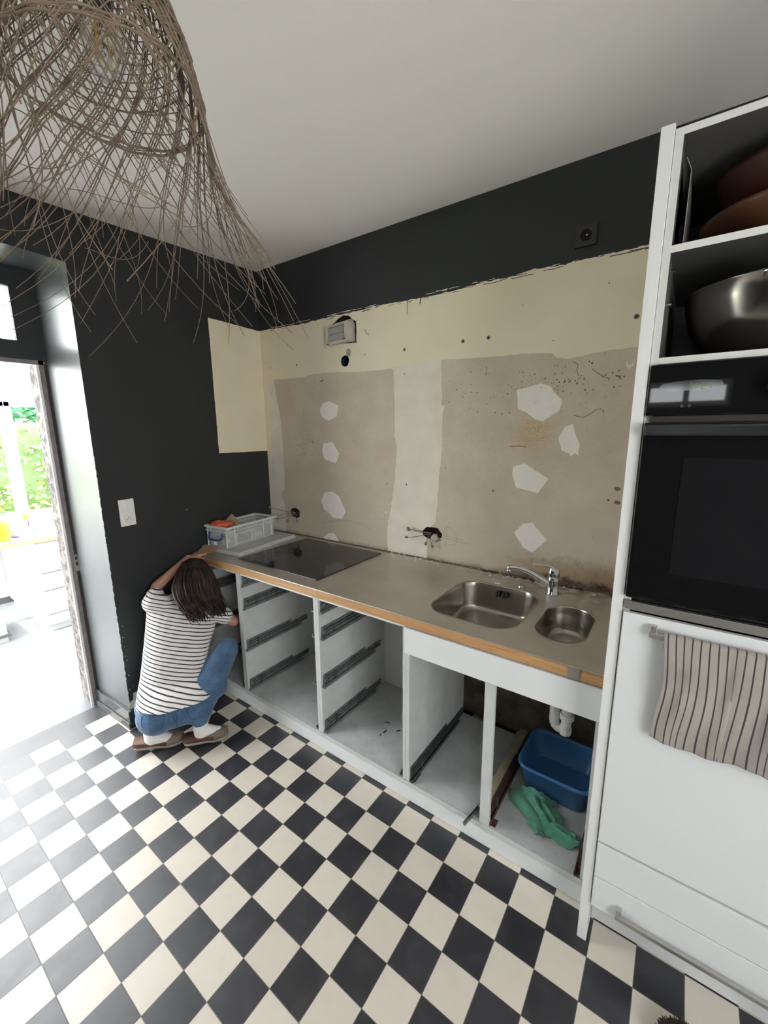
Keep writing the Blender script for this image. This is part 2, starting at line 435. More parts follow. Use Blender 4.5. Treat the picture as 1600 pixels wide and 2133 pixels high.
def ribbon(pts, wd):
    a = []; b = []
    for i, p in enumerate(pts):
        p = Vector(p); t = Vector(pts[min(i + 1, len(pts) - 1)]) - Vector(pts[max(0, i - 1)]); t.normalize(); nrm = Vector((-t.y, t.x)) * wd / 2
        a.append(tuple(p + nrm)); b.append(tuple(p - nrm))
    return a + b[::-1]
def region_wall(name, outer, regions, to_world, base, holes=()):
    """one flat wall mesh cut into paint / plaster regions; regions = [(poly, material)], later ones win; holes are left open"""
    polys = [outer] + [r[0] for r in regions] + list(holes)
    vs = []; es = []
    for p in polys:
        o = len(vs); n = len(p); vs += [Vector(q) for q in p]; es += [(o + i, o + (i + 1) % n) for i in range(n)]
    ov, oe, of, *_ = delaunay_2d_cdt(vs, es, [], 0, 1e-6)
    mb = MB(); mb.mats = [base]
    for r in regions:
        if r[1] not in mb.mats: mb.mats.append(r[1])
    bv = [mb.bm.verts.new(to_world(v.x, v.y)) for v in ov]
    bbs = [(min(q[0] for q in p), max(q[0] for q in p), min(q[1] for q in p), max(q[1] for q in p)) for p in polys]
    nr = len(regions)
    for f in of:
        cx = sum(ov[i].x for i in f) / 3; cy = sum(ov[i].y for i in f) / 3
        def inside(k): b = bbs[k]; return b[0] <= cx <= b[1] and b[2] <= cy <= b[3] and pip(cx, cy, polys[k])
        if not inside(0): continue
        if any(inside(1 + nr + k) for k in range(len(holes))): continue
        mi = 0
        for k in range(nr):
            if inside(1 + k): mi = mb.mats.index(regions[k][1])
        mb.mi = mi; mb.face([bv[i] for i in f])
    return mb.build(name, fix=False)

# ------------------------------------------------------------------ SETTING
def ceil_z(y): return 2.90 + 0.074 * (y + 0.185) if y > -0.5 else 2.90 + 0.074 * (-0.315)
WL = lambda y: -0.45 - 0.1212 * (y - 0.035)          # inner face of the left wall
YB = lambda x: 1.345 + 0.016 * (x + 0.61)            # face of the back wall
XR, YF = 4.2, -3.3

struct(MB().box(-0.868, XR + 0.1, YF - 0.1, 1.42, -0.06, 0.0).build('floor', M['floor']))
mb = MB()
mb.prism([(-0.7, -0.5), (-0.7, -3.45), (4.35, -3.45), (4.35, -0.5)], ceil_z(-1), 3.15)
cv = [(-0.7, -0.5), (4.35, -0.5), (4.35, 1.5), (-0.7, 1.5)]
lo = [mb.bm.verts.new((x, y, ceil_z(y + 1e-4))) for x, y in cv]; hi = [mb.bm.verts.new((x, y, 3.15)) for x, y in cv]
mb.face(lo); mb.face(hi)
for i in range(4): mb.face([lo[i], lo[(i + 1) % 4], hi[(i + 1) % 4], hi[i]])
struct(mb.build('ceiling', M['ceiling']))

# --- back wall with its bare patches
zt = 3.06
outer = [(-0.75, -0.02), (4.3, -0.02), (4.3, zt), (-0.75, zt)]
reg = []
cream_top = [(-0.80, 2.588), (-0.60, 2.588), (-0.437, 2.584), (-0.154, 2.577), (0.056, 2.582), (0.177, 2.586), (0.362, 2.582), (0.509, 2.590), (0.718, 2.581),
             (0.832, 2.579), (0.945, 2.577), (1.122, 2.583), (1.245, 2.588), (1.388, 2.592), (1.487, 2.598), (1.623, 2.588), (1.701, 2.597), (1.793, 2.588), (1.864, 2.594), (1.97, 2.597), (2.2, 2.6)]
ct = jitter_poly(cream_top, 0.006, 0.010, 3, closed=False)
reg.append((ct + [(2.2, 0.95), (-0.74, 0.95)], M['cream']))
# dark brush marks and drips under the edge, pale chips above it
rr = random.Random(5)
for k in range(46):
    x = rr.uniform(-0.5, 2.0); L = rr.uniform(0.02, 0.10) * (1.3 if x > 0.9 else 0.7); zz = 2.584 + rr.uniform(-0.014, 0.004) + (0.006 if x > 1.2 else 0)
    reg.append((jitter_poly(ribbon([(x, zz), (x + L / 2, zz + rr.uniform(-.003, .003)), (x + L, zz + rr.uniform(-0.002, 0.005))], rr.uniform(0.002, 0.0045)), 0.001, 0.01, k), M['dark']))
for k in range(30):
    x = rr.uniform(-0.5, 2.0); L = rr.uniform(0.03, 0.09); zz = 2.590 + rr.uniform(0, 0.008)
    reg.append((ribbon([(x, zz), (x + L / 2, zz + rr.uniform(-.003, .003)), (x + L, zz)], rr.uniform(0.0015, 0.003)), M['filler']))
reg.append((ribbon([(0.745, 2.60), (0.746, 2.55), (0.745, 2.50)], 0.004), M['dark']))
reg.append((ribbon([(0.842, 2.60), (0.838, 2.57), (0.834, 2.545)], 0.006), M['dark']))
# pale plaster band at the left end
reg.append((jitter_poly([(-0.527, 2.20), (-0.47, 2.205), (-0.40, 2.205), (-0.40, 0.97), (-0.597, 0.97), (-0.565, 1.5)], 0.004, 0.02, 1), M['plaster']))
# plaster band between the two bare fields
reg.append((jitter_poly([(0.55, 0.97), (0.60, 2.205), (0.75, 2.215), (1.03, 2.225), (1.03, 0.97)], 0.003, 0.02, 2), M['plaster']))
t1 = [(-0.48, 2.215), (-0.358, 2.212), (-0.162, 2.209), (-0.044, 2.223), (0.147, 2.219), (0.366, 2.203), (0.502, 2.2), (0.646, 2.2), (0.653, 1.985), (0.654, 1.777), (0.667, 1.714), (0.653, 1.508), (0.626, 1.339), (0.598, 1.199), (0.583, 1.104), (0.596, 0.97),
      (-0.431, 0.97), (-0.429, 1.214), (-0.471, 1.314), (-0.428, 1.351), (-0.417, 1.487), (-0.418, 1.646), (-0.42, 1.802), (-0.436, 1.955), (-0.456, 2.057)]
reg.append((jitter_poly(t1, 0.004, 0.014, 4), M['taupe']))
t2 = [(0.981, 2.218), (1.133, 2.212), (1.321, 2.203), (1.465, 2.202), (1.55, 2.196), (1.599, 2.190), (1.626, 2.170), (1.67, 2.158), (1.735, 2.161), (1.804, 2.174), (1.879, 2.178), (1.969, 2.179), (2.2, 2.18), (2.2, 0.97),
      (0.900, 0.97), (0.898, 1.177), (0.956, 1.243), (0.961, 1.302), (0.972, 1.384), (0.978, 1.531), (0.997, 1.696), (0.993, 1.899), (1.01, 1.956), (0.989, 1.962)]
reg.append((jitter_poly(t2, 0.004, 0.014, 6), M['taupe']))
patches = [[(-0.0, 1.966), (0.027, 2.012), (0.088, 2.025), (0.178, 1.992), (0.165, 1.921), (0.082, 1.888), (0.014, 1.919)],
 [(0.02, 1.728), (0.11, 1.738), (0.174, 1.654), (0.138, 1.585), (0.023, 1.613), (0.009, 1.68)],
 [(-0.023, 1.292), (0.01, 1.358), (0.094, 1.375), (0.165, 1.34), (0.19, 1.287), (0.22, 1.234), (0.183, 1.174), (0.101, 1.177), (0.003, 1.23)],
 [(-0.017, 0.98), (-0.01, 1.01), (0.045, 1.048), (0.096, 1.055), (0.141, 1.009), (0.15, 0.98)],
 [(1.433, 2.023), (1.556, 2.047), (1.602, 2.031), (1.663, 1.952), (1.653, 1.909), (1.577, 1.856), (1.531, 1.871), (1.492, 1.9), (1.445, 1.925)],
 [(1.658, 1.774), (1.685, 1.828), (1.722, 1.84), (1.738, 1.792), (1.763, 1.734), (1.757, 1.700), (1.763, 1.680), (1.744, 1.695), (1.725, 1.680), (1.712, 1.695), (1.676, 1.71)],
 [(1.43, 1.616), (1.497, 1.634), (1.624, 1.558), (1.573, 1.477), (1.455, 1.503), (1.43, 1.576)],
 [(1.457, 1.246), (1.506, 1.299), (1.554, 1.315), (1.636, 1.225), (1.565, 1.142), (1.514, 1.165)]]
for i, p in enumerate(patches): reg.append((jitter_poly(p, 0.003, 0.012, 10 + i), M['filler']))
# splashes
rs = random.Random(11)
def dot(x, z, r, ma): reg.append((disc(x, z, r, r * rs.uniform(.8, 1.3), 6, jit=0.25, seed=rs.random()), ma))
for k in range(90):
    x = rs.gauss(1.42, 0.20); z = 2.02 + rs.gauss(0, 0.06) - abs(x - 1.5) * 0.05
    if not (1.03 < x < 1.95 and 1.84 < z < 2.18): continue
    if pip(x, z, patches[4]): continue
    dot(x, z, rs.uniform(0.0015, 0.0042), M['browndot'])
for k in range(40):
    x = rs.uniform(1.60, 1.93); z = rs.gauss(2.06, 0.03); dot(x, z, rs.uniform(0.002, 0.005), M['browndot'])
for k in range(60):
    dot(rs.uniform(1.04, 1.95), rs.uniform(1.2, 2.1), rs.uniform(0.001, 0.0022), M['browndot'])
for k in range(36):
    dot(rs.uniform(-0.40, 0.60), rs.uniform(1.15, 2.16), rs.uniform(0.001, 0.0025), M['pencil'])
for k in range(16): dot(rs.gauss(-0.15, 0.06), rs.gauss(1.68, 0.05), rs.uniform(0.002, 0.008), M['pencil'])
for k in range(14): dot(rs.uniform(-.4, -.2), rs.gauss(2.14, .03), rs.uniform(0.001, 0.003), M['browndot'])
for p in ([(1.724, 1.884), (1.745, 1.876), (1.772, 1.872), (1.796, 1.887), (1.82, 1.906), (1.84, 1.912), (1.857, 1.900)], [(1.70, 2.14), (1.725, 2.125), (1.72, 2.10), (1.733, 2.07)], [(1.79, 2.10), (1.81, 2.08), (1.85, 2.055), (1.87, 2.05)], [(1.41, 1.725), (1.45, 1.728), (1.50, 1.725)], [(1.253, 2.155), (1.262, 2.15), (1.255, 2.11), (1.275, 2.12)]):
    reg.append((ribbon(p, 0.0035), M['browndot']))
for p in ([(1.035, 1.235), (1.035, 1.09)], [(1.01, 1.165), (1.16, 1.155)], [(1.02, 1.15), (1.19, 1.135)], [(1.02, 1.225), (1.06, 1.222), (1.09, 1.20), (1.11, 1.165), (1.10, 1.12), (1.06, 1.105)],
          [(-0.02, 1.12), (0.2, 1.17), (0.38, 1.16), (0.45, 1.12)], [(-0.17, 1.98), (-0.17, 1.92)], [(-0.335, 2.20), (-0.30, 2.20), (-0.30, 2.15), (-0.335, 2.15), (-0.335, 2.20)], [(-.42, 2.10), (-.40, 2.10)]):
    reg.append((ribbon(p, 0.0025), M['pencil']))
reg.append((ribbon([(0.01, 2.165), (0.045, 2.172)], 0.006), M['blackdot']))
for p in [(1.948, 1.529), (1.95, 1.462)]: reg.append((disc(p[0], p[1], 0.016, 0.010, 9, jit=0.3), M['browndot']))
for x, z, r in [(-0.514, 2.305, .007), (-0.216, 2.301, .008), (-0.312, 2.446, .006), (0.726, 2.304, .009), (0.726, 2.161, .005), (0.42, 2.307, .005), (0.743, 1.47, .007), (0.586, 1.465, .005), (1.02, 1.59, .005),
                (1.114, 2.306, .010), (1.263, 2.306, .010), (1.953, 2.309, .011), (1.325, 1.472, .007), (1.912, 1.47, .007), (0.16, 2.30, .003), (1.44, 2.44, .003), (1.83, 2.47, .004), (1.60, 2.25, .003), (0.83, 1.39, .003)]:
    if r >= .009: reg.append((disc(x, z, r * 1.15, None, 12), M['pencil']))
    reg.append((disc(x, z, r * .75, None, 10), M['blackdot']))
reg.append((jitter_poly(disc(0.283, 2.335, 0.022, 0.028, 10), 0.004, 0.01, 5), M['pencil']))      # chipped plaster above the pipe mouth
reg.append((ribbon([(0.42, 2.46), (0.44, 2.435), (0.455, 2.425)], 0.007), M['pencil']))
reg.append((jitter_poly([(1.935, 2.13), (1.93, 2.10), (1.945, 2.085), (1.965, 2.10), (1.962, 2.13), (1.955, 2.105), (1.94, 2.105)], .002, .01, 3), M['plaster']))
for k in range(10): reg.append((disc(rs.uniform(0.5, 0.75), rs.uniform(1.2, 1.35), rs.uniform(.002, .006), None, 6, jit=.3), M['filler']))
# below the worktop: dirty wall
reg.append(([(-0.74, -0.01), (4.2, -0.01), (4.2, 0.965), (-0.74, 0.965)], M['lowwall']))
holes = [jitter_poly([(0.140, 2.40), (0.149, 2.530), (0.191, 2.555), (0.247, 2.574), (0.293, 2.563), (0.325, 2.536), (0.352, 2.523), (0.352, 2.39)], 0.003, 0.01, 8),
         disc(0.250, 2.283, 0.036, 0.037, 16),
         jitter_poly([(0.864, 1.174), (0.897, 1.207), (0.930, 1.208), (0.974, 1.206), (1.008, 1.173), (1.004, 1.146), (0.947, 1.130), (0.901, 1.131), (0.874, 1.142)], 0.003, 0.01, 9),
         jitter_poly([(-0.372, 1.180), (-0.345, 1.205), (-0.30, 1.208), (-0.262, 1.190), (-0.262, 1.142), (-0.30, 1.125), (-0.35, 1.135)], 0.003, 0.01, 12)]
struct(region_wall('wall_back', outer, reg, lambda u, v: (u, YB(u), v), M['dark'], holes))
# depth of the wall behind its holes, and masonry behind
mb = MB()
for hpoly, ma in zip(holes, (M['hole'], M['pipehole'], M['hole'], M['hole'])):
    mb.m(ma); a = [mb.bm.verts.new((x, YB(x), z)) for x, z in hpoly]; b = [mb.bm.verts.new((x, YB(x) + 0.07, z)) for x, z in hpoly]
    for i in range(len(a)): mb.face([a[i], a[(i + 1) % len(a)], b[(i + 1) % len(a)], b[i]])
    mb.face(b)
mb.m(M['plaster']); mb.box(-0.8, 4.35, 1.50, 1.60, -0.05, 3.1)
struct(mb.build('trim_1', parent=None, fix=False)); 

# --- left wall: from the doorway to the corner; (u along the wall = y, v = z)
lw = []
lw.append((jitter_poly([(0.869, 2.585), (0.866, 1.665), (1.298, 1.660), (1.45, 1.66), (1.45, 2.588), (1.329, 2.586)], 0.0022, 0.02, 21), M['cream']))
chips = [(0.045, .16), (0.052, .155), (0.05, .2), (.051, .235), (.055, .25), (.047, .30), (.051, .36), (.045, .45)]
lw.append((jitter_poly([(0.037, 0.115), (0.037, 0.165), (0.06, 0.175), (0.065, 0.215), (0.085, 0.215), (0.092, 0.18), (0.10, 0.17), (0.093, 0.13), (0.06, 0.12)], 0.003, 0.01, 22), M['plaster']))
ry = random.Random(3)
for k in range(70):   # paint knocked off the corner
    z = ry.uniform(0.12, 1.7); h = ry.uniform(0.006, 0.04); wdt = ry.uniform(0.001, 0.0035)
    lw.append(([(0.0352, z), (0.0352 + wdt, z + h * .3), (0.0352 + wdt * .8, z + h * .8), (0.0352, z + h)], M['filler']))
for k in range(14):
    lw.append((disc(ry.uniform(0.045, 0.075), ry.uniform(0.22, 0.7), ry.uniform(.001, .003), None, 6), M['filler']))
lw.append((disc(0.563, 1.30, 0.004, 0.003, 8), M['filler']))
struct(region_wall('wall_left', [(0.035, 0.0), (1.42, 0.0), (1.42, 3.06), (0.035, 3.06)], lw, lambda u, v: (WL(u), u, v), M['dark']))
# the part of the left wall over and beyond the doorway, with its window; reveal faces of the opening
DY0, DY1, DZ = -1.55, 0.0, 2.69   # doorway
mb = MB()
mb.m(M['dark'])
xw = lambda y: WL(min(y, 0.035))
def lw_quad(y0, y1, z0, z1): 
    x0, x1 = WL(y0), WL(y1); vs = [mb.bm.verts.new(c) for c in ((x0, y0, z0), (x1, y1, z0), (x1, y1, z1), (x0, y0, z1))]; mb.face(vs)
lw_quad(DY0, 0.035, 2.667, 3.06)
lw_quad(YF, DY0, 0.0, 3.06)
struct(mb.build('wall_left', fix=False))
mb = MB().m(M['jamb'])
def quad(*c): mb.face([mb.bm.verts.new(v) for v in c])
quad((WL(.035), 0.035, 0), (WL(.035), 0.035, 2.667), (-0.90, 0.012, 2.705), (-0.90, 0.012, 0))
quad((WL(.035), 0.035, 2.667), (WL(DY0), DY0, 2.667), (-0.90, DY0 + .02, 2.705), (-0.90, 0.012, 2.705))
quad((WL(DY0), DY0, 0), (WL(DY0), DY0, 2.667), (-0.90, DY0 + .02, 2.705), (-0.90, DY0 + .02, 0))
struct(mb.build('wall_left', fix=False))
# chips on the jamb
# outer stone leaf of the wall, beyond the frame
mb = MB().m(M['stone'])
mb.box(-1.045, -0.906, -0.028, 1.5, -0.01, 2.215)
mb.m(M['plaster']); mb.box(-1.03, -0.906, -0.022, 1.5, 2.215, 3.1).box(-1.03, -0.905, DY0, -0.022, 2.70, 3.1).box(-1.03, -0.905, YF, DY0, -0.01, 3.1)
struct(mb.build('wall_outer'))
# front and right walls of the kitchen (behind the camera) with windows
mb = MB().m(M['dark'])
wx0, wx1, wz0, wz1 = 1.80, 2.50, 2.02, 2.26
for b in ((-0.7, wx0, 0, 3.1), (wx1, XR + .1, 0, 3.1), (wx0, wx1, 0, wz0), (wx0, wx1, wz1, 3.1)): mb.box(b[0], b[1], YF - 0.12, YF, b[2], b[3])
struct(mb.build('wall_front'))
mb = MB().m(M['cream'])
ry0, ry1, rz0, rz1 = -2.25, -0.45, 0.85, 2.35
for b in ((YF - .1, ry0, 0, 3.1), (ry1, 1.5, 0, 3.1), (ry0, ry1, 0, rz0), (ry0, ry1, rz1, 3.1)): mb.box(XR, XR + 0.12, b[0], b[1], b[2], b[3])
struct(mb.build('wall_right'))
def window(name, ax, c, a0, a1, z0, z1, n=2, t=0.05, d=0.06):
    f = MB(); 
    def seg(p0, p1, q0, q1):
        if ax == 'x': f.box(c - d / 2, c + d / 2, p0, p1, q0, q1)
        else: f.box(p0, p1, c - d / 2, c + d / 2, q0, q1)
    seg(a0, a1, z0, z0 + t); seg(a0, a1, z1 - t, z1)
    for k in range(n + 1):
        p = a0 + (a1 - a0 - t) * k / n; seg(p, p + t, z0 + t, z1 - t)
    o = struct(f.build(name, M['plastic']))
    g = MB()
    if ax == 'x': g.box(c - .003, c + .003, a0 + t, a1 - t, z0 + t, z1 - t)
    else: g.box(a0 + t, a1 - t, c - .003, c + .003, z0 + t, z1 - t)
    g.build('pane', M['glass'], o)
    return o
window('window_1', 'y', YF - 0.05, wx0, wx1, wz0, wz1)
window('window_2', 'x', XR + 0.05, ry0, ry1, rz0, rz1)

# --- door frame with fixed light over the doorway
mb = MB().m(M['dark'])
fx0, fx1 = -0.905, -0.872
mb.box(fx0, fx1, -0.104, 0.03, 2.228, 2.72).box(fx0, fx1, DY0, -0.104, 2.605, 2.72).box(fx0, fx1, DY0, -0.104, 2.228, 2.325).box(fx0, fx1, DY0, DY0 + .1, 2.3, 2.65)
dr = struct(mb.build('door_1'))
g2 = MB().box(-0.892, -0.886, DY0 + .1, -0.104, 2.325, 2.605); g2.build('fanlight_pane', M['glass'], dr)
mb = MB().m(mat('weathered_frame', (0.22, 0.19, 0.19), 0.55, bump=(40, .3), mottle=0.35, mscale=25))
mb.box(-0.905, -0.878, -0.024, 0.000, 0.0, 2.228); mb.box(-0.905, -0.878, DY0, 0.0, 2.206, 2.228)
mb.m(mat('white_frame_edge', (0.75, 0.75, 0.75), 0.5)); mb.box(-0.905, -0.890, -0.034, -0.024, 0.0, 2.206)
mb.m(M['blackdot']); mb.box(-0.885, -0.874, 0.0, 0.014, 0.09, 2.21)
mb.build('door_frame', parent=dr)
mb = MB().m(M['chrome']); mb.box(-0.876, -0.871, -0.008, 0.016, 0.955, 1.065)
mb.m(M['blackdot']); mb.box(-0.8715, -0.8705, -0.002, 0.010, 1.03, 1.05).box(-0.8715, -0.8705, -0.002, 0.010, 0.99, 1.015)
o = mb.build('strike_plate', parent=dr, bevel=0.001)

# --- skirting round the wall end
mb = MB().m(M['darktrim'])
pts = [(-0.884, 0.012), (-0.884, -0.022), (-0.42, 0.004), (-0.421, 0.10), (WL(0.56) + .03, 0.56), (WL(0.56) - .01, 0.56), (-0.455, 0.045)]
mb.prism([(-0.884, 0.013), (-0.884, -0.015), (-0.422, 0.008), (WL(0.56) + .026, 0.56), (WL(0.56) - .005, 0.56), (-0.452, 0.036)], 0.0, 0.045)
mb.prism([(-0.884, 0.013), (-0.884, -0.006), (-0.428, 0.016), (WL(0.56) + .020, 0.56), (WL(0.56) - .005, 0.56), (-0.452, 0.036)], 0.045, 0.118)
struct(mb.build('baseboard_left', bevel=0.003))
struct(MB().m(M['cream']).box(-0.428, -0.422, 0.004, 0.01, 0, .004).prism([(-0.60, -0.006), (-0.416, 0.003), (-0.44, 0.20), (-0.446, 0.20), (-0.425, 0.010), (-0.60, 0.000)], 0.0, 0.004).build('trim_2'))

# ------------------------------------------------------------------ VERANDA beyond the doorway
struct(MB().box(-4.4, -0.868, -3.4, 3.0, -0.06, -0.001).build('floor', M['vfloor']))
VW = mat('white_veranda_paint', (0.72, 0.73, 0.73), 0.6)
mb = MB().m(VW)
vx = -4.25
for b in ((-3.4, 3.0, 0, 0.80), (-3.4, 3.0, 2.18, 2.75), (0.527, 0.60, .80, 2.18), (1.25, 3.0, .8, 2.18), (-0.75, -0.65, .8, 2.18), (-3.4, -2.6, .8, 2.18)): mb.box(vx - 0.1, vx, b[0], b[1], b[2], b[3])
mb.box(-4.35, -0.9, 2.6, 2.75, 0, 2.9)
struct(mb.build('wall_veranda'))
f = MB().m(VW)
for y0, y1 in ((0.54, 1.25), (-0.66, 0.53), (-2.6, -.75)):
    f.box(vx - .06, vx + .01, y0, y0 + .045, .8, 2.18).box(vx - .06, vx + .01, y1 - .045, y1, .8, 2.18).box(vx - .06, vx + .01, y0, y1, .8, .85).box(vx - .06, vx + .01, y0, y1, 2.13, 2.18)
wo = struct(f.build('window_3')); 
MB().box(vx - .03, vx - .024, -2.6, 1.25, .8, 2.18).build('pane', M['glass'], wo)
# glazed roof of the veranda on white rafters
mb = MB().m(VW)
for y in (-3.0, -2.0, -1.0, 0.0, 1.0, 2.0): 
    mb.prism([(-4.4, 2.70), (-0.95, 3.05), (-0.95, 3.11), (-4.4, 2.76)], y, y + .06, Matrix.Rotation(PI / 2, 4, 'X') @ Matrix.Diagonal((1, 1, -1, 1)))
mb.box(-4.4, -4.3, -3.4, 2.7, 2.68, 2.78).box(-2.7, -2.64, -3.4, 2.7, 2.86, 2.92)
rf = struct(mb.build('ceiling'))
mb = MB(); a = [mb.bm.verts.new(c) for c in ((-4.4, -3.4, 2.775), (-4.4, 2.7, 2.775), (-0.95, 2.7, 3.12), (-0.95, -3.4, 3.12))]; mb.face(a); mb.build('roof_pane', M['glass'], rf)

# garden hedge
hg = D.meshes.new('hedge'); 
bmh = bmesh.new(); rh = random.Random(2)
HM = [mat('hedge_leaf_green', (0.28, 0.38, 0.15), 0.7), mat('hedge_leaf_lime', (0.46, 0.50, 0.20), 0.7), mat('hedge_leaf_dark', (0.16, 0.24, 0.11), 0.8)]
for x in HM: hg.materials.append(x)
for k in range(9000):
    y = rh.uniform(-3, 4.6); z = rh.uniform(0.0, 2.05) + 0.10 * noise.noise(Vector((y * 2, 0, 0))); x = -6.2 + 0.25 * noise.noise(Vector((y * 1.5, z * 1.5, 5))) + rh.uniform(-.16, .10)
    s = rh.uniform(.03, .065); q = Matrix.Rotation(rh.uniform(0, 6.28), 3, 'Z') @ Matrix.Rotation(rh.uniform(-1, 1), 3, 'X') @ Matrix.Rotation(rh.uniform(-1, 1), 3, 'Y')
    c = Vector((x, y, z)); vs = [bmh.verts.new(c + q @ Vector(p) * s) for p in ((-1, 0, 0), (0, 0, -.45), (1, 0, .1), (0, 0, .5))]
    fc = bmh.faces.new(vs); fc.material_index = 1 if (rh.random() < (.75 if y < .9 else .35)) else (0 if rh.random() < .7 else 2)
core = bmesh.ops.create_cube(bmh, size=1, matrix=Matrix.Translation((-6.5, .8, .95)) @ Matrix.Diagonal((.4, 7.6, 1.9, 1)))
for v in core['verts']:
    for f_ in v.link_faces: f_.material_index = 2
bmh.to_mesh(hg); bmh.free()
o = D.objects.new('hedge', hg); COL.objects.link(o); setp(o, 'sunlit green hedge in the garden beyond the veranda window', 'hedge', kind='stuff')
struct(MB().box(-20, -4.4, -12, 12, -0.4, -0.05).build('ground', mat('garden_grass', (0.22, 0.32, 0.1), .9)))
# distant tree crown above the hedge
mb = MB(); rh = random.Random(8)
for k in range(4500):
    th, ph = rh.uniform(0, 2 * PI), rh.uniform(-.9, 1.5); r = rh.uniform(.75, 1.05)
    c = Vector((-13 + 2.2 * r * math.cos(th) * math.cos(ph), 3.4 + 3.4 * r * math.sin(th) * math.cos(ph), 2.55 + .55 * r * math.sin(ph)))
    q = Matrix.Rotation(rh.uniform(0, 6.28), 3, 'Z') @ Matrix.Rotation(rh.uniform(-1.2, 1.2), 3, 'X'); s = rh.uniform(.08, .16)
    mb.face([mb.bm.verts.new(c + q @ Vector(p) * s) for p in ((-1, 0, 0), (0, 0, -.5), (1, 0, .1), (0, 0, .5))])
mb.m(mat('bark', (.1, .07, .05), .9)); 
MT = mat('far_tree_leaves', (0.05, 0.16, 0.09), .8)
mb.mats = [MT]
tr = mb.build('tree', None); setp(tr, 'dark green tree crown far behind the hedge, seen through the veranda window', 'tree')
MB().tube([(-13, 3.4, -.3), (-13, 3.4, 2.4)], .18, 10).build('trunk', mat('bark', (.1, .07, .05), .9), tr)

# white drawer cabinet in the veranda and its worktop
VC = mat('white_cabinet_paint', (0.50, 0.51, 0.52), .4)
VG = mat('grey_gap_line', (0.10, 0.10, 0.11), .6)
dc = empty('drawer_cabinet', (-2.7, .4, 0), 'tall white drawer cabinet nearest the doorway in the bright veranda', 'cabinet')
bx('body', (-3.63, -2.42, .165, .80, .06, .86), VC, dc)
bx('plinth', (-3.60, -2.44, .185, .78, 0, .06), VC, dc)
for z0, z1 in ((.078, .168), (.178, .398), (.408, .565), (.575, .855)):
    d_ = bx('drawer_front', (-2.42, -2.402, .167, .80, z0, z1), VC, dc)
for z in (.071, .172, .402, .569):
    bx('gap_strip', (-2.4215, -2.4195, .168, .80, z, z + .007), VG, dc)
bx('handle', (-2.40, -2.385, .35, .50, .60, .612), mat('grey_handle', (.3, .3, .3), .4), dc)
bc = empty('base_cabinet', (-3.8, -1, 0), 'white base cabinets along the far side of the veranda under the window', 'cabinet')
bx('body', (-4.24, -3.65, -3.0, .90, .07, .86), VC, bc); bx('plinth', (-4.2, -3.66, -3.0, .90, 0, .07), VG, bc)
bx('open_shelf', (-3.66, -3.63, -.62, .05, .73, .85), mat('grey_drawer_inside', (.28, .30, .31), .5), bc)
cr = empty('crate', (-2.7, -.22, 0), 'white low crate on the veranda floor at the left picture edge', 'crate')
bx('body', (-2.95, -2.52, -.62, -.10, .0, .24), VC, cr); bx('rim', (-2.97, -2.50, -.64, -.08, .05, .075), VG, cr)
wt = setp(MB().prism([(-4.2, -3.0), (-3.61, -3.0), (-3.61, -0.25), (-2.39, -.09), (-2.36, .82), (-4.2, .95)], .862, .902).build('worktop', mat('pale_oak_top', (.55, .36, .2), .5), bevel=.002), 'pale oak worktop with clutter under the veranda window', 'worktop')
MB().prism([(-4.19, -2.9), (-3.63, -2.9), (-3.63, -0.23), (-2.41, -.07), (-2.38, .80), (-4.19, .92)], .9018, .9035).build('top_surface', VC, wt)

def simple(name, mbx, label, cat, group=None, **k):
    o = mbx.build(name, **k); return setp(o, label, cat, group)
yl = mat('yellow_plastic', (.75, .50, .02), .4)
b = empty('bottle', (-3.05, .28, .9035), 'small yellow-capped dark bottle on the veranda worktop', 'bottle')
MB().lathe([(.024, 0), (.026, .06), (.020, .075)], (-3.05, .28, .904), 14).build('body', mat('plum_plastic', (.12, .05, .12), .4), b, smooth=True)
MB().ball((-3.05, .28, 1.01), .032).build('cap', yl, b, smooth=True)
simple('jug', MB().lathe([(.05, 0), (.075, .05), (.07, .14), (.045, .2)], (-2.53, -.02, .904), 18), 'round yellow jug at the left edge of the veranda worktop', 'jug', ma=yl, smooth=True)
simple('cardboard_box', MB().box(-2.95, -2.72, .02, .22, .904, 1.03), 'white open box in the middle of the veranda worktop', 'box', ma=VC, bevel=.003)
simple('cardboard_box', MB().box(-3.1, -2.75, .36, .62, .904, 1.0), 'low white box beside the yellow-capped bottle', 'box', ma=VC, bevel=.003)
simple('storage_bag', MB().ball((-2.62, .09, .945), .06, (1.2, 1, .7), 14), 'grey crumpled bag at the front of the veranda worktop', 'bag', ma=mat('grey_bag', (.35, .36, .42), .6), smooth=True)
simple('folded_cloth', MB().ball((-3.0, -.12, .98), .10, (1.3, .9, .75), 14), 'turquoise cloth heaped on the veranda worktop', 'cloth', ma=mat('turquoise_cloth', (.18, .5, .5), .9), smooth=True)
simple('paper_stack', MB().box(-2.62, -2.45, .22, .34, .904, .93), 'grey paper stack at the edge of the veranda worktop', 'paper', ma=mat('grey_paper', (.45, .43, .42), .7))
simple('tray', MB().prism(disc(-2.85, .30, .10, .05, 20), .904, .912), 'flat blue dish in front of the yellow-capped bottle', 'dish', ma=mat('blue_dish', (.12, .3, .5), .4))

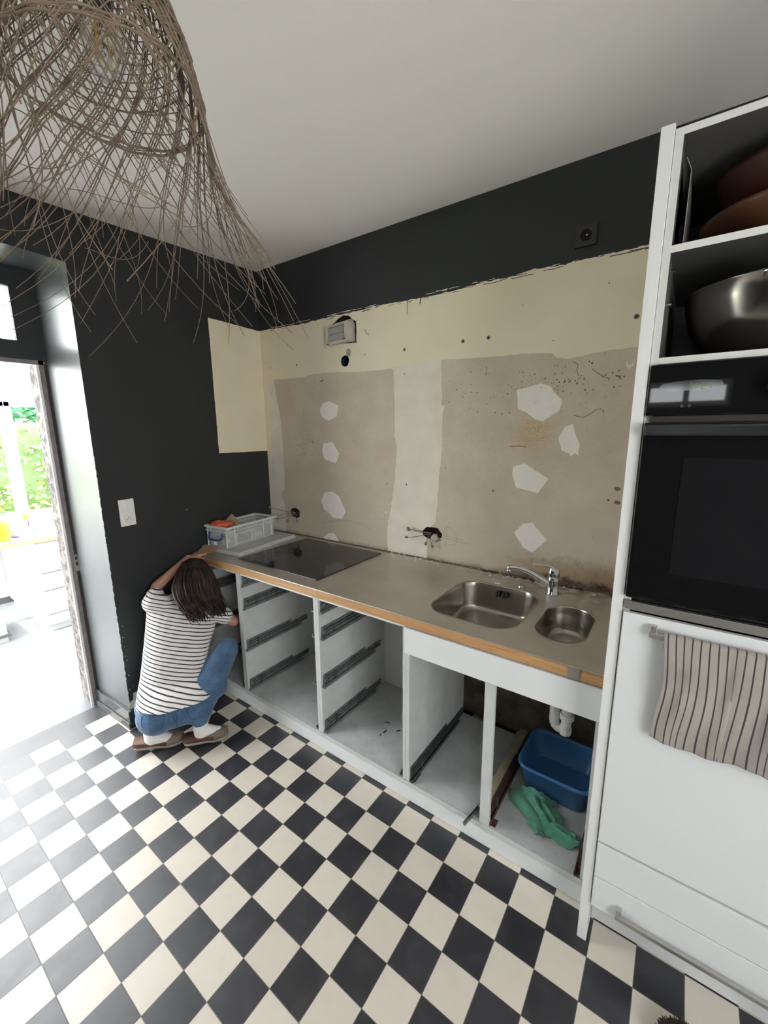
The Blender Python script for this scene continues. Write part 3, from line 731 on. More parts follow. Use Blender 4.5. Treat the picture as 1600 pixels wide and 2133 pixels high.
# ------------------------------------------------------------------ KITCHEN UNITS
YC = 0.588     # front plane of the carcasses
BK = 1.21
def runner(x, z, y0=0.603, y1=1.14, pl=0.985, parent=None, ma=None, sgn=1, low=False):
    """telescopic drawer runner screwed to a side panel whose face is at x"""
    ma = ma or M['steel']; mb = MB()
    s = sgn
    def B(a, b_, y0_, y1_, z0, z1): mb.box(min(x + s * a, x + s * b_), max(x + s * a, x + s * b_), y0_, y1_, z0, z1)
    mb.m(ma)
    B(0.0, .002, y0, pl, z + .012, z + .072)                       # mounting plate
    B(.002, .012, y0 + .01, y1, z + .018, z + .026); B(.002, .012, y0 + .01, y1, z + .044, z + .050)
    B(.002, .005, y0, y1, z + .020, z + .048)
    B(.006, .020, y0 - .012, y1 - .07, z, z + .007); B(.018, .022, y0 - .012, y1 - .07, z, z + .018)
    B(.004, .016, y0 + .03, y1 - .1, z + .030, z + .040)
    mb.m(M['steeldark']); B(.0021, .0028, y0 + .02, pl - .03, z + .053, z + .056)
    B(.004, .019, y0 + .08, y0 + .094, z + .006, z + .060)
    for yy in (y0 + .02, y0 + .12, pl - .12, pl - .03): B(.0021, .0032, yy, yy + .008, z + .060, z + .066)
    return mb.build('drawer_runner', parent=parent)

def carcass(x0, x1, label, back=True, lmat=None):
    t = .018
    e = empty('base_cabinet', ((x0 + x1) / 2, .9, 0.0), label, 'cabinet')
    bx('side_panel', (x0, x0 + t, YC, BK, .112, .943), M['whiteold'], e, .0008)
    bx('side_panel', (x1 - t, x1, YC, BK, .112, .943), M['whiteold'], e, .0008)
    bx('bottom_panel', (x0 + t, x1 - t, YC + .001, BK, .094, .112), M['cabfloor'], e)
    if back: bx('back_panel', (x0 + t, x1 - t, BK - .012, BK - .004, .112, .943), M['white'], e)
    bx('top_rail', (x0 + t, x1 - t, YC + .004, YC + .09, .926, .943), M['white'], e); bx('top_rail', (x0 + t, x1 - t, BK - .10, BK - .014, .926, .943), M['white'], e)
    for xs in (x0 + .05, x1 - .05):
        for ys in (YC + .07, BK - .08): MB().lathe([(.022, 0), (.022, .008), (.013, .012), (.013, .094)], (xs, ys, 0), 14).build('foot', M['blackdot'], e)
    return e
cA = carcass(-.512, -.0345, 'empty white drawer cabinet at the left wall, with the person reaching into it')
cB = carcass(-.0335, .6575, 'empty white drawer cabinet under the cooktop, second from the left wall')
cC = carcass(.6585, 1.2395, 'empty white drawer cabinet between the cooktop cabinet and the sink cabinet')
for zz in (.115, .40, .69, .845):
    runner(-.494, zz, parent=cA); runner(-.0155, zz, parent=cB); runner(.6765, zz, parent=cC)
    runner(.6395, zz, parent=cB, sgn=-1); runner(-.0525, zz, parent=cA, sgn=-1)
runner(1.2215, .115, parent=cC, sgn=-1)
for zz in (.42, .70): bx('hinge_plate', (1.205, 1.2215, .604, .63, zz, zz + .05), M['steel'], cC)

sk = empty('base_cabinet', (1.65, .9, 0), 'empty white sink cabinet under the two basins, with centre post', 'cabinet')
t = .018
bx('side_panel', (1.2405, 1.2585, YC, BK, .112, .943), M['whiteold'], sk, .0008)
bx('side_panel', (2.038, 2.0565, YC, BK, .112, .943), M['whiteold'], sk, .0008)
bx('bottom_panel', (1.2585, 2.038, YC + .001, BK, .094, .112), M['cabfloor'], sk)
bx('front_rail', (1.2405, 2.0565, YC - .018, YC - .001, .812, .938), M['white'], sk, .001)
bx('front_rail', (1.2585, 2.038, YC, YC + .018, .800, .86), M['whiteold'], sk)
bx('centre_post', (1.627, 1.671, YC - .001, YC + .017, .112, .80), M['whiteold'], sk, .0008)
for xs in (1.30, 1.99):
    for ys in (YC + .07, BK - .08): MB().lathe([(.022, 0), (.022, .008), (.013, .012), (.013, .094)], (xs, ys, 0), 14).build('foot', M['blackdot'], sk)
runner(1.2585, .113, y0=.60, y1=1.19, parent=sk, ma=M['steeldark'])
MB().m(M['rust']).box(1.2585, 1.285, .60, .66, .1121, .116).build('rust_mark', parent=sk)
# batten with rails on both faces, from the post to the back wall
bt = MB().m(mat('old_batten', (.34, .30, .20), .7, mottle=.3, mscale=12)).box(1.632, 1.640, .610, 1.20, .113, .165).box(1.612, 1.652, .610, 1.20, .165, .172)
bt.m(M['white']).box(1.640, 1.652, .610, 1.20, .113, .160)
bt.build('batten', parent=sk)
runner(1.6525, .112, y0=.606, y1=1.18, parent=sk, ma=M['rust'])
MB().m(M['rust']).box(1.66, 1.695, .60, .64, .1121, .114).box(1.655, 1.675, .60, 1.0, .1121, .1135).build('rust_mark', parent=sk)
runner(2.0375, .112, y0=.60, y1=1.0, parent=sk, ma=M['rust'], sgn=-1)
lr = MB().m(M['steel']).box(-.006, .006, -.12, .12, 0, .003).box(-.006, -.004, -.12, .12, 0, .014).box(.004, .006, -.11, .12, 0, .016).box(-.004, .004, -.12, -.09, .003, .014)
lo_ = lr.build('drawer_runner'); lo_.location = (1.600, .650, .1135); lo_.rotation_euler = (0, 0, math.radians(-10))
setp(lo_, 'loose grey drawer runner sticking out over the plinth beside the centre post', 'drawer runner')
setp(bx('plinth', (-.508, 2.058, YC + .001, YC + .016, .002, .093), M['white'], None, .001), 'long white plinth board below the row of empty cabinets', 'plinth')
setp(MB().m(M['whiteold']).box(-.508, 2.058, YC - .004, YC + .0, .085, .1115).build('edging_strip', bevel=.0008), 'thin white edging strip along the cabinet floors above the plinth', 'edging')

# wall between units visible below: siphon pipe
sp = empty('sink_siphon', (1.865, 1.0, .4), 'white plastic siphon pipe under the sink above the blue tub', 'pipe')
MB().lathe([(.024, 0), (.024, .34)], (1.875, 1.0, .47), 18).build('tailpipe', M['pvc'], sp, smooth=True)
MB().lathe([(.030, 0), (.032, .004), (.032, .026), (.030, .03)], (1.875, 1.0, .475), 12).build('coupling_nut', M['pvc'], sp)
pts = [(1.875, 1.0, .475), (1.875, 1.0, .455)] + [(1.848 + .027 * math.cos(a), 1.0, .45 - .032 * math.sin(a)) for a in [PI * k / 8 for k in range(0, 9)]] + [(1.821, 1.0, .50), (1.815, 1.02, .54), (1.79, 1.1, .56), (1.77, 1.3, .56)]
MB().tube(pts, .023, 14).build('trap_bend', M['pvc'], sp, smooth=True)
MB().lathe([(.026, 0), (.028, .01), (.028, .035), (.024, .04)], (1.872, 1.0, .398), 10).build('trap_cup', M['pvc'], sp)

# ------------------------------------------------------------------ WORKTOP with basins
ZT = .995
def rrect(x0, x1, y0, y1, r, n=6):
    out = []
    for cx, cy, a0 in ((x1 - r, y1 - r, 0), (x0 + r, y1 - r, 90), (x0 + r, y0 + r, 180), (x1 - r, y0 + r, 270)):
        for k in range(n + 1):
            a = math.radians(a0 + 90 * k / n); out.append((cx + r * math.cos(a), cy + r * math.sin(a)))
    return out
def barrel(x0, x1, y0, y1, r, bulge, n=7):
    base = rrect(x0, x1, y0, y1, r, n); cx, cy = (x0 + x1) / 2, (y0 + y1) / 2
    out = []
    for x, y in base:
        u = (x - cx) / ((x1 - x0) / 2); v = (y - cy) / ((y1 - y0) / 2)
        out.append((x + bulge * (1 - v * v) * u * .3, y + bulge * (1 - u * u) * v))
    return out
S1 = barrel(1.278, 1.686, .702, 1.150, .085, .022)
S2 = barrel(1.754, 1.950, .735, 1.083, .085, .010)
wk = empty('worktop', (.75, .95, .945), 'long worn worktop of stainless steel over wood with two basins, below the bare wall', 'worktop')
outer_w = [(-.513, .5735), (2.0585, .5735), (2.0585, 1.352), (-.602, 1.318)]
def top_mesh():
    vs = []; es = []
    for p in (outer_w, S1, S2):
        o = len(vs); vs += [Vector(q) for q in p]; es += [(o + i, o + (i + 1) % len(p)) for i in range(len(p))]
    ov, oe, of, *_ = delaunay_2d_cdt(vs, es, [], 0, 1e-6)
    mb = MB(); bv = [mb.bm.verts.new((v.x, v.y, ZT)) for v in ov]
    for f_ in of:
        cx = sum(ov[i].x for i in f_) / 3; cy = sum(ov[i].y for i in f_) / 3
        if pip(cx, cy, S1) or pip(cx, cy, S2) or not pip(cx, cy, outer_w): continue
        mb.face([bv[i] for i in f_])
    # folded front lip
    mb.box(-.511, 2.0585, .5725, .5745, ZT - .006, ZT)
    return mb
top_mesh().build('steel_top', M['worktop'], wk, fix=False)
MB().box(-.511, 2.058, .575, .62, .945, ZT - .004).build('wooden_core', M['wood'], wk)
MB().box(-.511, 1.2, .62, 1.315, .945, ZT - .004).build('wooden_core', M['wood'], wk)
MB().box(1.935, 1.975, .5728, .5745, .945, ZT - .006).build('tape_strip', mat('grey_tape', (.22, .20, .17), .5), wk)
def basin(name, outl, depth, inset, holes=False):
    cx = sum(p[0] for p in outl) / len(outl); cy = sum(p[1] for p in outl) / len(outl)
    loops = []
    def sc(k, z): return [(cx + (p[0] - cx) * k, cy + (p[1] - cy) * k, z) for p in outl]
    prof = [(1.025, .0012), (1.012, .0018), (1.0, 0.0), (.992, -.006), (.985, -.03)]
    for i in range(1, 6): prof.append((.985 - inset * i / 6, -.03 - (depth - .06) * i / 5))
    for i in range(1, 6):
        a = PI / 2 * i / 5; prof.append((.985 - inset * 5 / 6 - (.14) * (1 - math.cos(a)), -(depth - .03) - .03 * math.sin(a)))
    prof.append((.45, -depth - .002)); prof.append((.12, -depth - .004))
    return MB().loft([sc(k, ZT + z) for k, z in prof], cap0=False, cap1=True)
b1 = basin('large_basin', S1, .155, .06).build('large_basin', M['basin'], wk, smooth=True, fix=False)
b2 = basin('small_basin', S2, .125, .10).build('small_basin', M['basin'], wk, smooth=True, fix=False)
mb = MB().m(M['blackdot'])
for k, xx in enumerate((1.462, 1.474, 1.498, 1.510)):
    mb.box(xx - .0035, xx + .0035, 1.130, 1.156, ZT - .052, ZT - .024)
mb.m(M['chrome']).ball((1.486, 1.145, ZT - .040), .005)
mb.build('overflow_slots', parent=wk)
mb = MB().m(M['chrome']).lathe([(.045, 0), (.043, .003), (.02, .001)], (1.48, .93, ZT - .158), 24); mb.build('drain', parent=wk, smooth=True)
mb = MB().m(M['brushed']).prism(rrect(1.795, 1.910, .80, 1.0, .05), ZT - .1245, ZT - .121)
mb.m(M['blackdot'])
for i in range(9):
    for j in range(7):
        if (i - 4) ** 2 / 20 + (j - 3) ** 2 / 11 < 1: mb.prism(disc(1.81 + j * .0145 + (i % 2) * .007, .812 + i * .019, .0038, .0038, 6), ZT - .121, ZT - .1205)
mb.build('strainer_plate', parent=wk)
# crumbs of plaster along the joint
mb = MB().m(M['filler']); rc = random.Random(9)
for k in range(90):
    x = rc.uniform(.55, 1.4) if rc.random() < .7 else rc.uniform(1.4, 2.03); y = YB(x) - .008 - abs(rc.gauss(0, .035)) ; s = rc.uniform(.002, .006)
    if y < 1.12: continue
    mb.box(x - s, x + s * rc.uniform(.5, 2), y - s, y + s, ZT, ZT + s * .5)
mb.m(M['rust'])
for k in range(40):
    x = rc.uniform(1.3, 2.05); y = 1.352 - abs(rc.gauss(0, .01)); s = rc.uniform(.002, .007); mb.box(x - s, x + s, y - s, y + s, ZT, ZT + s)
setp(mb.build('plaster_crumbs'), 'plaster crumbs scattered along the back joint of the worktop', 'debris', kind='stuff')
simple('plaster_flake', MB().prism(jitter_poly(disc(1.442, 1.155 + .04, .016, .008, 9), .002, .01), ZT, ZT + .003), 'white flake of plaster behind the large basin', 'debris', ma=M['filler'])
# seal strip along the back of the worktop
mb = MB().m(mat('dirty_seal', (.20, .16, .11), .8, mottle=.5, mscale=20)); mb.prism([(-.598, 1.3185), (2.0585, 1.3525), (2.0585, YB(2.05) - .001), (-.598, YB(-.6) - .001)], ZT - .02, ZT + .002)
setp(mb.build('joint_strip'), 'dirty brown sealing joint between worktop and back wall', 'seal')

# cooktop
hb = empty('cooktop', (.24, .97, ZT), 'black glass cooktop set in the steel worktop', 'cooktop')
MB().prism(rrect(-.122, .597, .662, 1.280, .006, 2), ZT + .0006, ZT + .006).build('glass_plate', M['hob'], hb, bevel=.001)
mb = MB().m(M['blackdot']).prism(rrect(.02, .16, .668, .690, .008, 3), ZT + .006, ZT + .0064)
mb.build('control_strip', parent=hb)
for cx, cy, r in ((.08, .84, .10), (.42, .84, .08), (.08, 1.12, .075), (.42, 1.12, .10)):
    n = 40; mb = MB().m(mat('hob_zone_ring', (.05, .05, .052), .2)); c1 = [(cx + r * math.cos(2 * PI * k / n), cy + r * math.sin(2 * PI * k / n)) for k in range(n)]
    va = [mb.bm.verts.new((*p, ZT + .0063)) for p in c1]; vb = [mb.bm.verts.new((cx + (p[0] - cx) * .985, cy + (p[1] - cy) * .985, ZT + .0063)) for p in c1]
    for k in range(n): mb.face([va[k], va[(k + 1) % n], vb[(k + 1) % n], vb[k]])
    mb.build('cooking_zone', parent=hb, fix=False)

# tap
tp = empty('faucet', (1.72, 1.213, ZT), 'chrome single-lever kitchen tap behind the basins', 'tap')
TX, TY = 1.722, 1.213
MB().lathe([(.034, 0), (.034, .006), (.0305, .011), (.029, .06), (.030, .088), (.0285, .092)], (TX, TY, ZT), 28).build('body', M['chrome'], tp, smooth=True)
MB().lathe([(.0285, 0), (.0295, .003), (.0295, .032), (.023, .044), (.010, .048)], (TX, TY, ZT + .094), 28).build('cartridge_cap', M['chrome'], tp, smooth=True)
def bez(p, n=18):
    p = [Vector(q) for q in p]; out = []
    for i in range(n + 1):
        t_ = i / n; q = list(p)
        while len(q) > 1: q = [a.lerp(b_, t_) for a, b_ in zip(q, q[1:])]
        out.append(q[0])
    return out
sb = bez([(TX - .005, TY - .002, ZT + .045), (TX - .07, TY - .025, ZT + .075), (TX - .11, TY - .05, ZT + .125), (TX - .155, TY - .075, ZT + .135), (TX - .205, TY - .095, ZT + .125)])
MB().tube(sb, [.022 - .008 * i / 18 for i in range(19)], 16).build('spout', M['chrome'], tp, smooth=True)
MB().lathe([(.0125, 0), (.0135, .004), (.0135, .018)], (TX - .198, TY - .092, ZT + .103), 16).build('aerator', M['chrome'], tp, smooth=True)
lv = bez([(TX + .004, TY, ZT + .125), (TX - .01, TY - .005, ZT + .155), (TX - .05, TY - .022, ZT + .152), (TX - .095, TY - .042, ZT + .150)])
l = MB(); rings = []
for i, p in enumerate(lv):
    wd = .024 - .010 * i / 18; h = .014 - .010 * i / 18; d_ = Vector((-.4, .9, 0)).normalized()
    rings.append([p + d_ * wd * math.cos(a) + Vector((0, 0, 1)) * h * math.sin(a) for a in [2 * PI * k / 12 for k in range(12)]])
l.loft(rings).build('lever', M['chrome'], tp, smooth=True)
MB().lathe([(.020, 0), (.021, .002), (.017, .010), (.016, .014), (.004, .016)], (1.568, 1.205, ZT), 22).build('drain_knob', M['brushed'], smooth=True)
setp(D.objects['drain_knob'], 'round brushed metal drain knob on the worktop left of the tap', 'knob')

# ------------------------------------------------------------------ boards and storage box on the worktop
simple('white_board', MB().box(-.560, -.185, .672, 1.235, ZT + .0005, ZT + .013), 'white board lying flat on the worktop, lower of the two under the clear box', 'board', 'white boards under the storage box', ma=M['whiteold'], bevel=.001)
simple('white_board', MB().box(-.562, -.189, .668, 1.228, ZT + .0135, ZT + .027), 'white board directly under the clear storage box, upper of the two', 'board', 'white boards under the storage box', ma=M['whiteold'], bevel=.001)
def rot_about(o, piv=(-.39, .95), a=math.radians(6.9)):
    T = Matrix.Translation((piv[0], piv[1], 0)) @ Matrix.Rotation(a, 4, 'Z') @ Matrix.Translation((-piv[0], -piv[1], 0)); o.matrix_world = T @ Matrix.LocRotScale(o.location, o.rotation_euler, o.scale)

bxm = mat('clear_box_plastic', (.80, .82, .80), .15, alpha=.28, spec=.6)
rimm = mat('clear_box_rim', (.80, .82, .80), .2, alpha=.62, spec=.6)
ZB = ZT + .0275
sb_ = empty('storage_box', (-.42, .96, ZB), 'clear plastic storage box with blue handle on the white boards by the left wall', 'box')
bx0, bx1, by0, by1, bh = -.535, -.315, .695, 1.165, .150
def tub(x0, x1, y0, y1, h, th, fl, ma, name, par, z0):
    o_ = rrect(x0, x1, y0, y1, .03, 4); cx, cy = (x0 + x1) / 2, (y0 + y1) / 2
    def sc(k, d, z): return [((p[0] - cx) * k + cx, (p[1] - cy) * k + cy, z) for p in o_]
    k0 = 1 - fl
    loops = [sc(k0, 0, z0), sc(1, 0, z0 + h), sc(1 - th, 0, z0 + h), sc(k0 - th, 0, z0 + .004)]
    return MB().loft(loops, cap0=True, cap1=True).build(name, ma, par)
tub(bx0, bx1, by0, by1, bh, .012, .05, bxm, 'body', sb_, ZB)
mb = MB()
for z0, z1, e_ in ((bh - .012, bh + .002, .006), (bh - .035, bh - .030, .003)):
    mb.box(bx0 - e_, bx1 + e_, by0 - e_, by0 + .004, ZB + z0, ZB + z1).box(bx0 - e_, bx1 + e_, by1 - .004, by1 + e_, ZB + z0, ZB + z1)
    mb.box(bx0 - e_, bx0 + .004, by0, by1, ZB + z0, ZB + z1).box(bx1 - .004, bx1 + e_, by0, by1, ZB + z0, ZB + z1)
for yy in (by0 + .06, by1 - .06, by1 - .14): mb.box(bx1 - .004, bx1 + .003, yy, yy + .006, ZB + .01, ZB + bh)
for xx in (bx0 + .012, bx1 - .018): mb.box(xx, xx + .006, by0 - .002, by0 + .006, ZB + .004, ZB + bh)
mb.build('rim', rimm, sb_)
hd = MB().m(mat('blue_handle', (.02, .05, .22), .4))
hd.tube([(bx0 + .045, by0 - .004, ZB + .105), (bx0 + .045, by0 - .012, ZB + .072), (bx0 + .06, by0 - .024, ZB + .062), (bx0 + .115, by0 - .028, ZB + .058), (bx1 - .06, by0 - .024, ZB + .062), (bx1 - .045, by0 - .012, ZB + .072), (bx1 - .045, by0 - .004, ZB + .105)], .0065, 8)
hd.build('handle', parent=sb_, smooth=True)
MB().m(mat('paper_label', (.8, .8, .78), .6)).box(-.47, -.44, by0 - .0005 + .006, by0 + .0065, ZB + .012, ZB + .038).build('paper_label', parent=sb_)
# contents
def crumple(name, c, r, sc, ma, label, cat, seed, amp=.35, n=20):
    mb = MB(); mb.ball(c, r, sc, n)
    for v in mb.bm.verts:
        d_ = (v.co - Vector(c)); k = 1 + amp * noise.noise(v.co * 38 + Vector((seed, 0, 0))) + .5 * amp * noise.noise(v.co * 90 + Vector((0, seed, 0)))
        v.co = Vector(c) + d_ * k
    return simple(name, mb, label, cat, ma=ma, smooth=True)
crumple('work_glove', (-.465, .775, ZB + .148), .066, (1.1, 1.0, .36), mat('orange_glove', (.72, .13, .06), .7), 'orange work glove lying on top of the clear box', 'glove', 3, .5)
pb = MB(); pts = [(-.53, .80, ZB + .10), (-.46, .86, ZB + .10), (-.45, .82, ZB + .18), (-.49, .80, ZB + .195), (-.53, .78, ZB + .15)]
pb.prism([(0, 0), (.08, 0), (.10, .05), (.045, .10), (.01, .06)], 0, .002, Matrix.Translation((-.53, .86, ZB + .10)) @ Matrix.Rotation(.6, 4, 'Z') @ Matrix.Rotation(1.25, 4, 'X'))
simple('paper_bag', pb, 'brown torn paper sticking up from the clear box', 'paper', ma=mat('brown_paper', (.28, .21, .15), .8))
pb = MB().prism([(0, 0), (.07, 0), (.06, .05), (.03, .055)], 0, .002, Matrix.Translation((-.41, .80, ZB + .115)) @ Matrix.Rotation(.4, 4, 'Z') @ Matrix.Rotation(.7, 4, 'X'))
simple('paper_scrap', pb, 'small brown paper scrap beside the orange glove in the clear box', 'paper', ma=mat('brown_paper2', (.33, .25, .18), .8))
crumple('black_cable', (-.43, .90, ZB + .095), .05, (1.0, 1.2, .5), mat('black_rubber', (.02, .02, .02), .5), 'black cable bundle inside the clear box', 'cable', 9)
fr = MB().m(mat('ivory_frame', (.60, .57, .47), .5))
fx = bx1 - .02
fr.box(fx, fx + .006, .78, .96, ZB + .012, ZB + .022).box(fx, fx + .006, .78, .96, ZB + .080, ZB + .090).box(fx, fx + .006, .78, .792, ZB + .022, ZB + .08).box(fx, fx + .006, .92, .932, ZB + .022, ZB + .08).box(fx, fx + .006, .950, .960, ZB + .022, ZB + .08)
setp(fr.build('cover_frame', bevel=.001), 'ivory rectangular cover frame standing inside the clear box', 'frame')
simple('cardboard_piece', MB().box(-.55, -.42, .735, .80, ZB + .006, ZB + .045), 'tan cardboard piece at the bottom of the clear box', 'cardboard', ma=mat('tan_card', (.42, .30, .17), .8))
simple('switch_cover', MB().box(-.39, -.365, .98, 1.06, ZB + .01, ZB + .05), 'small cream switch cover inside the clear box', 'cover', ma=mat('cream_plastic', (.6, .57, .48), .5), bevel=.004)
crumple('rag', (-.46, 1.03, ZB + .045), .06, (1.0, 1.3, .6), mat('olive_rag', (.30, .27, .16), .9), 'olive rag at the far end of the clear box', 'rag', 5)
pb = MB().prism([(0, 0), (.13, .01), (.15, .07), (.06, .06), (.01, .085)], 0, .002, Matrix.Translation((-.53, .60, ZT + .001)) @ Matrix.Rotation(.1, 4, 'Z') @ Matrix.Rotation(.5, 4, 'X'))
simple('brown_paper', pb, 'crumpled brown paper on the worktop corner in front of the boards', 'paper', ma=mat('brown_paper3', (.33, .20, .11), .8))

for nm in ('white_board', 'white_board.001', 'storage_box', 'work_glove', 'paper_bag', 'paper_scrap', 'black_cable', 'cover_frame', 'cardboard_piece', 'switch_cover', 'rag', 'brown_paper'): rot_about(D.objects[nm])

# ------------------------------------------------------------------ things on / in the back wall
jb = empty('junction_box', (.22, 1.32, 2.45), 'beige flush junction box with grey insert hanging in the broken wall opening', 'junction box')
Q = Matrix.Translation((.218, YB(.22), 2.457)) @ Matrix.Rotation(math.radians(-2), 4, 'Y') @ Matrix.Rotation(math.radians(-4), 4, 'Z')
mb = MB().m(M['boxframe'])
w2, h2, y0, y1 = .108, .060, -.042, .03
mb.box(-w2, w2, y0, y1, h2 - .012, h2, Q).box(-w2, w2, y0, y1, -h2, -h2 + .012, Q).box(-w2, -w2 + .018, y0, y1, -h2 + .012, h2 - .012, Q).box(w2 - .018, w2, y0, y1, -h2 + .012, h2 - .012, Q)
mb.box(w2 - .03, w2 - .012, y0 - .003, y0, -h2, h2, Q).box(-w2, w2, y0 - .003, y0, -h2 - .004, -h2 + .014, Q)
mb.box(-w2 + .01, w2 - .01, .0, .032, h2 + .001, h2 + .02, Q)
mb.m(M['blackdot']).box(-w2 + .015, -w2 + .035, y0 - .004, y0 - .003, -h2 + .001, -h2 + .006, Q).box(w2 - .05, w2 - .02, y0 - .004, y0 - .003, -h2 + .012, -h2 + .018, Q)
mb.build('frame', parent=jb, bevel=.001)
mb = MB().m(M['greyplastic']).box(-w2 + .022, w2 - .024, y0 + .012, y0 + .02, .004, h2 - .014, Q).box(-w2 + .022, w2 - .024, y0 + .012, y0 + .02, -h2 + .014, .001, Q)
mb.m(M['blackdot']).box(-w2 + .018, w2 - .018, y0 + .021, y0 + .024, -h2 + .012, h2 - .012, Q)
mb.build('shutter', parent=jb)
def wires(name, hub, ends, label):
    e_ = empty(name, hub, label, 'wires')
    for k, en in enumerate(ends):
        h = Vector(hub); en = Vector(en); md = h.lerp(en, .5) + Vector((0, -.02, .012 * (1 if k % 2 else -1)))
        pts = bez([h, h + Vector((-.01, -.03, 0)), md, en], 10)
        MB().tube(pts, .0022, 6).build('wire', M['copper'], e_, smooth=True)
        d_ = (pts[-1] - pts[-2]).normalized()
        MB().tube([en - d_ * .004, en + d_ * .004, en + d_ * .014, en + d_ * .018], [.004, .008, .0085, .004], 8).build('connector', mat('grey_connector', (.17, .14, .125), .5), e_, smooth=True)
    return e_
wires('electrical_wires', (.93, 1.385, 1.168), [(.785, 1.335, 1.186), (.785, 1.34, 1.176), (.775, 1.33, 1.128), (.915, 1.33, 1.112), (.955, 1.335, 1.10)], 'brown cut wires poking out of the wall hole between hob and sink')
crumple('torn_conduit', (.965, 1.36, 1.140), .026, (1.0, .6, .95), mat('torn_grey_plastic', (.38, .35, .30), .7), 'torn grey conduit stub in the wall hole between hob and sink', 'conduit', 4, .5, 14)
wires('electrical_wires', (-.315, 1.385, 1.168), [(-.555, 1.30, 1.195), (-.50, 1.31, 1.125), (-.49, 1.31, 1.102), (-.375, 1.32, 1.10), (-.275, 1.33, 1.11)], 'brown cut wires poking out of the wall hole above the white boards')
crumple('torn_conduit', (-.30, 1.37, 1.165), .026, (1.0, .6, .95), M['blackdot'], 'black conduit stub in the wall hole above the white boards', 'conduit', 6, .4, 14)
# black socket on the dark wall
so = empty('wall_socket', (1.718, 1.37, 2.69), 'black wall socket on the charcoal band near the tall panel', 'socket')
ys = YB(1.718)
MB().box(1.670, 1.763, ys - .010, ys + .0, 2.645, 2.736).build('plate', mat('black_socket_plastic', (.012, .012, .012), .18, spec=.6), so, bevel=.002)
Q = Matrix.Translation((1.718, ys - .010, 2.692)) @ Matrix.Rotation(PI / 2, 4, 'X')
MB().lathe([(.028, .002), (.026, .002), (.024, -.006), (.005, -.007)], (0, 0, 0), 26, Q, cap0=False).build('socket_well', mat('black_socket_gloss', (.006, .006, .006), .1, spec=.8), so, smooth=True)
MB().tube([(1.718 + .027 * math.cos(a), ys - .0105, 2.692 + .027 * math.sin(a)) for a in [2 * PI * k / 32 for k in range(33)]], .0022, 8, cap=False).build('socket_rim', mat('black_socket_gloss', (.006, .006, .006), .1, spec=.8), so, smooth=True)
MB().prism(disc(0, 0, .0255, .0255, 28), -.0006, .0, Matrix.Translation((1.718, ys - .0112, 2.692)) @ Matrix.Rotation(PI / 2, 4, 'X')).build('socket_face', mat('socket_black_matt', (.003, .003, .003), .5, spec=.2), so)
MB().tube([(1.722, ys - .016, 2.690), (1.722, ys - .004, 2.690)], .003, 8).build('earth_pin', M['chrome'], so)
# light switch + socket on the left wall (white double plate)
sw = empty('switch_plate', (-.49, .20, 1.35), 'white double wall plate with two switches over a socket, on the charcoal wall', 'switch')
Rw = Matrix.Translation((WL(.168), .168, 1.352)) @ Matrix.Rotation(math.atan(-.1212) * -1, 4, 'Z')
Rw = Matrix.Translation((WL(.170) + .0005, .170, 1.352)) @ Matrix.Rotation(.1206, 4, 'Z')
s_ = .0445; hh = .0795
MB().box(0, .009, -s_, s_, -hh, hh, Rw).build('plate', M['plastic'], sw, bevel=.003)
for yy in (-.019, .003): MB().box(.009, .0135, yy, yy + .019, .022, .056, Rw).build('rocker_switch', mat('white_rocker', (.78, .77, .73), .25), sw, bevel=.002)
MB().box(.009, .012, -.026, .030, -.070, -.012, Rw).build('socket_insert', M['plastic'], sw, bevel=.002)
Qs = Rw @ Matrix.Translation((.012, .002, -.042)) @ Matrix.Rotation(PI / 2, 4, 'Y')
MB().lathe([(.021, .001), (.019, .001), (.018, -.002), (.004, -.0025)], (0, 0, 0), 24, Qs, cap0=False).build('socket_well', mat('socket_shade', (.55, .54, .50), .4), sw, smooth=True)
mb = MB().m(M['blackdot'])
for a, b_ in ((-.008, 0), (.010, 0), (.001, .010)): mb.box(.0118, .0126, a, a + .004, -.043 + b_, -.038 + b_, Rw)
mb.build('pin_holes', parent=sw)

# ------------------------------------------------------------------ TALL PANEL AND OVEN TOWER
YP = .468; YD = .475
setp(bx('end_panel', (2.0592, 2.0892, YP, 1.37, .0, 2.543), mat('white_panel_laminate', (.66, .66, .635), .4, mottle=.04, mscale=3), None, .0012), 'tall white end panel standing between the worktop and the oven tower', 'panel')
ow = empty('oven_tower', (2.39, .9, 0), 'tall white oven cabinet with open shelves above and doors below', 'cabinet')
CW = mat('tower_carcass_white', (.60, .60, .565), .4)
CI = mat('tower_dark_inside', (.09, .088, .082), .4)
TX0, TX1 = 2.0902, 2.690
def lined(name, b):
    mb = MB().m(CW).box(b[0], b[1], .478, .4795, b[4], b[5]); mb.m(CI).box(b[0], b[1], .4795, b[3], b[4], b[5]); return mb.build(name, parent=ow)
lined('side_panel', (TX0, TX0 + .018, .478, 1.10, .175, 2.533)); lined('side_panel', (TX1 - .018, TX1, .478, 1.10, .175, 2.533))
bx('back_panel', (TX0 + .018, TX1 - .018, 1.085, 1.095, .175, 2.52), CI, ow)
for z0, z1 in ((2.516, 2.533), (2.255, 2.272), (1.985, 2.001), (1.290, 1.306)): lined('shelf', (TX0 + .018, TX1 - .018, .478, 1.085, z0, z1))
bx('plinth', (TX0, TX1, .563, .578, .003, .174), M['white'], ow, .001)
dm = mat('white_door_front', (.62, .63, .63), .32, spec=.45, bump=(120, .02))
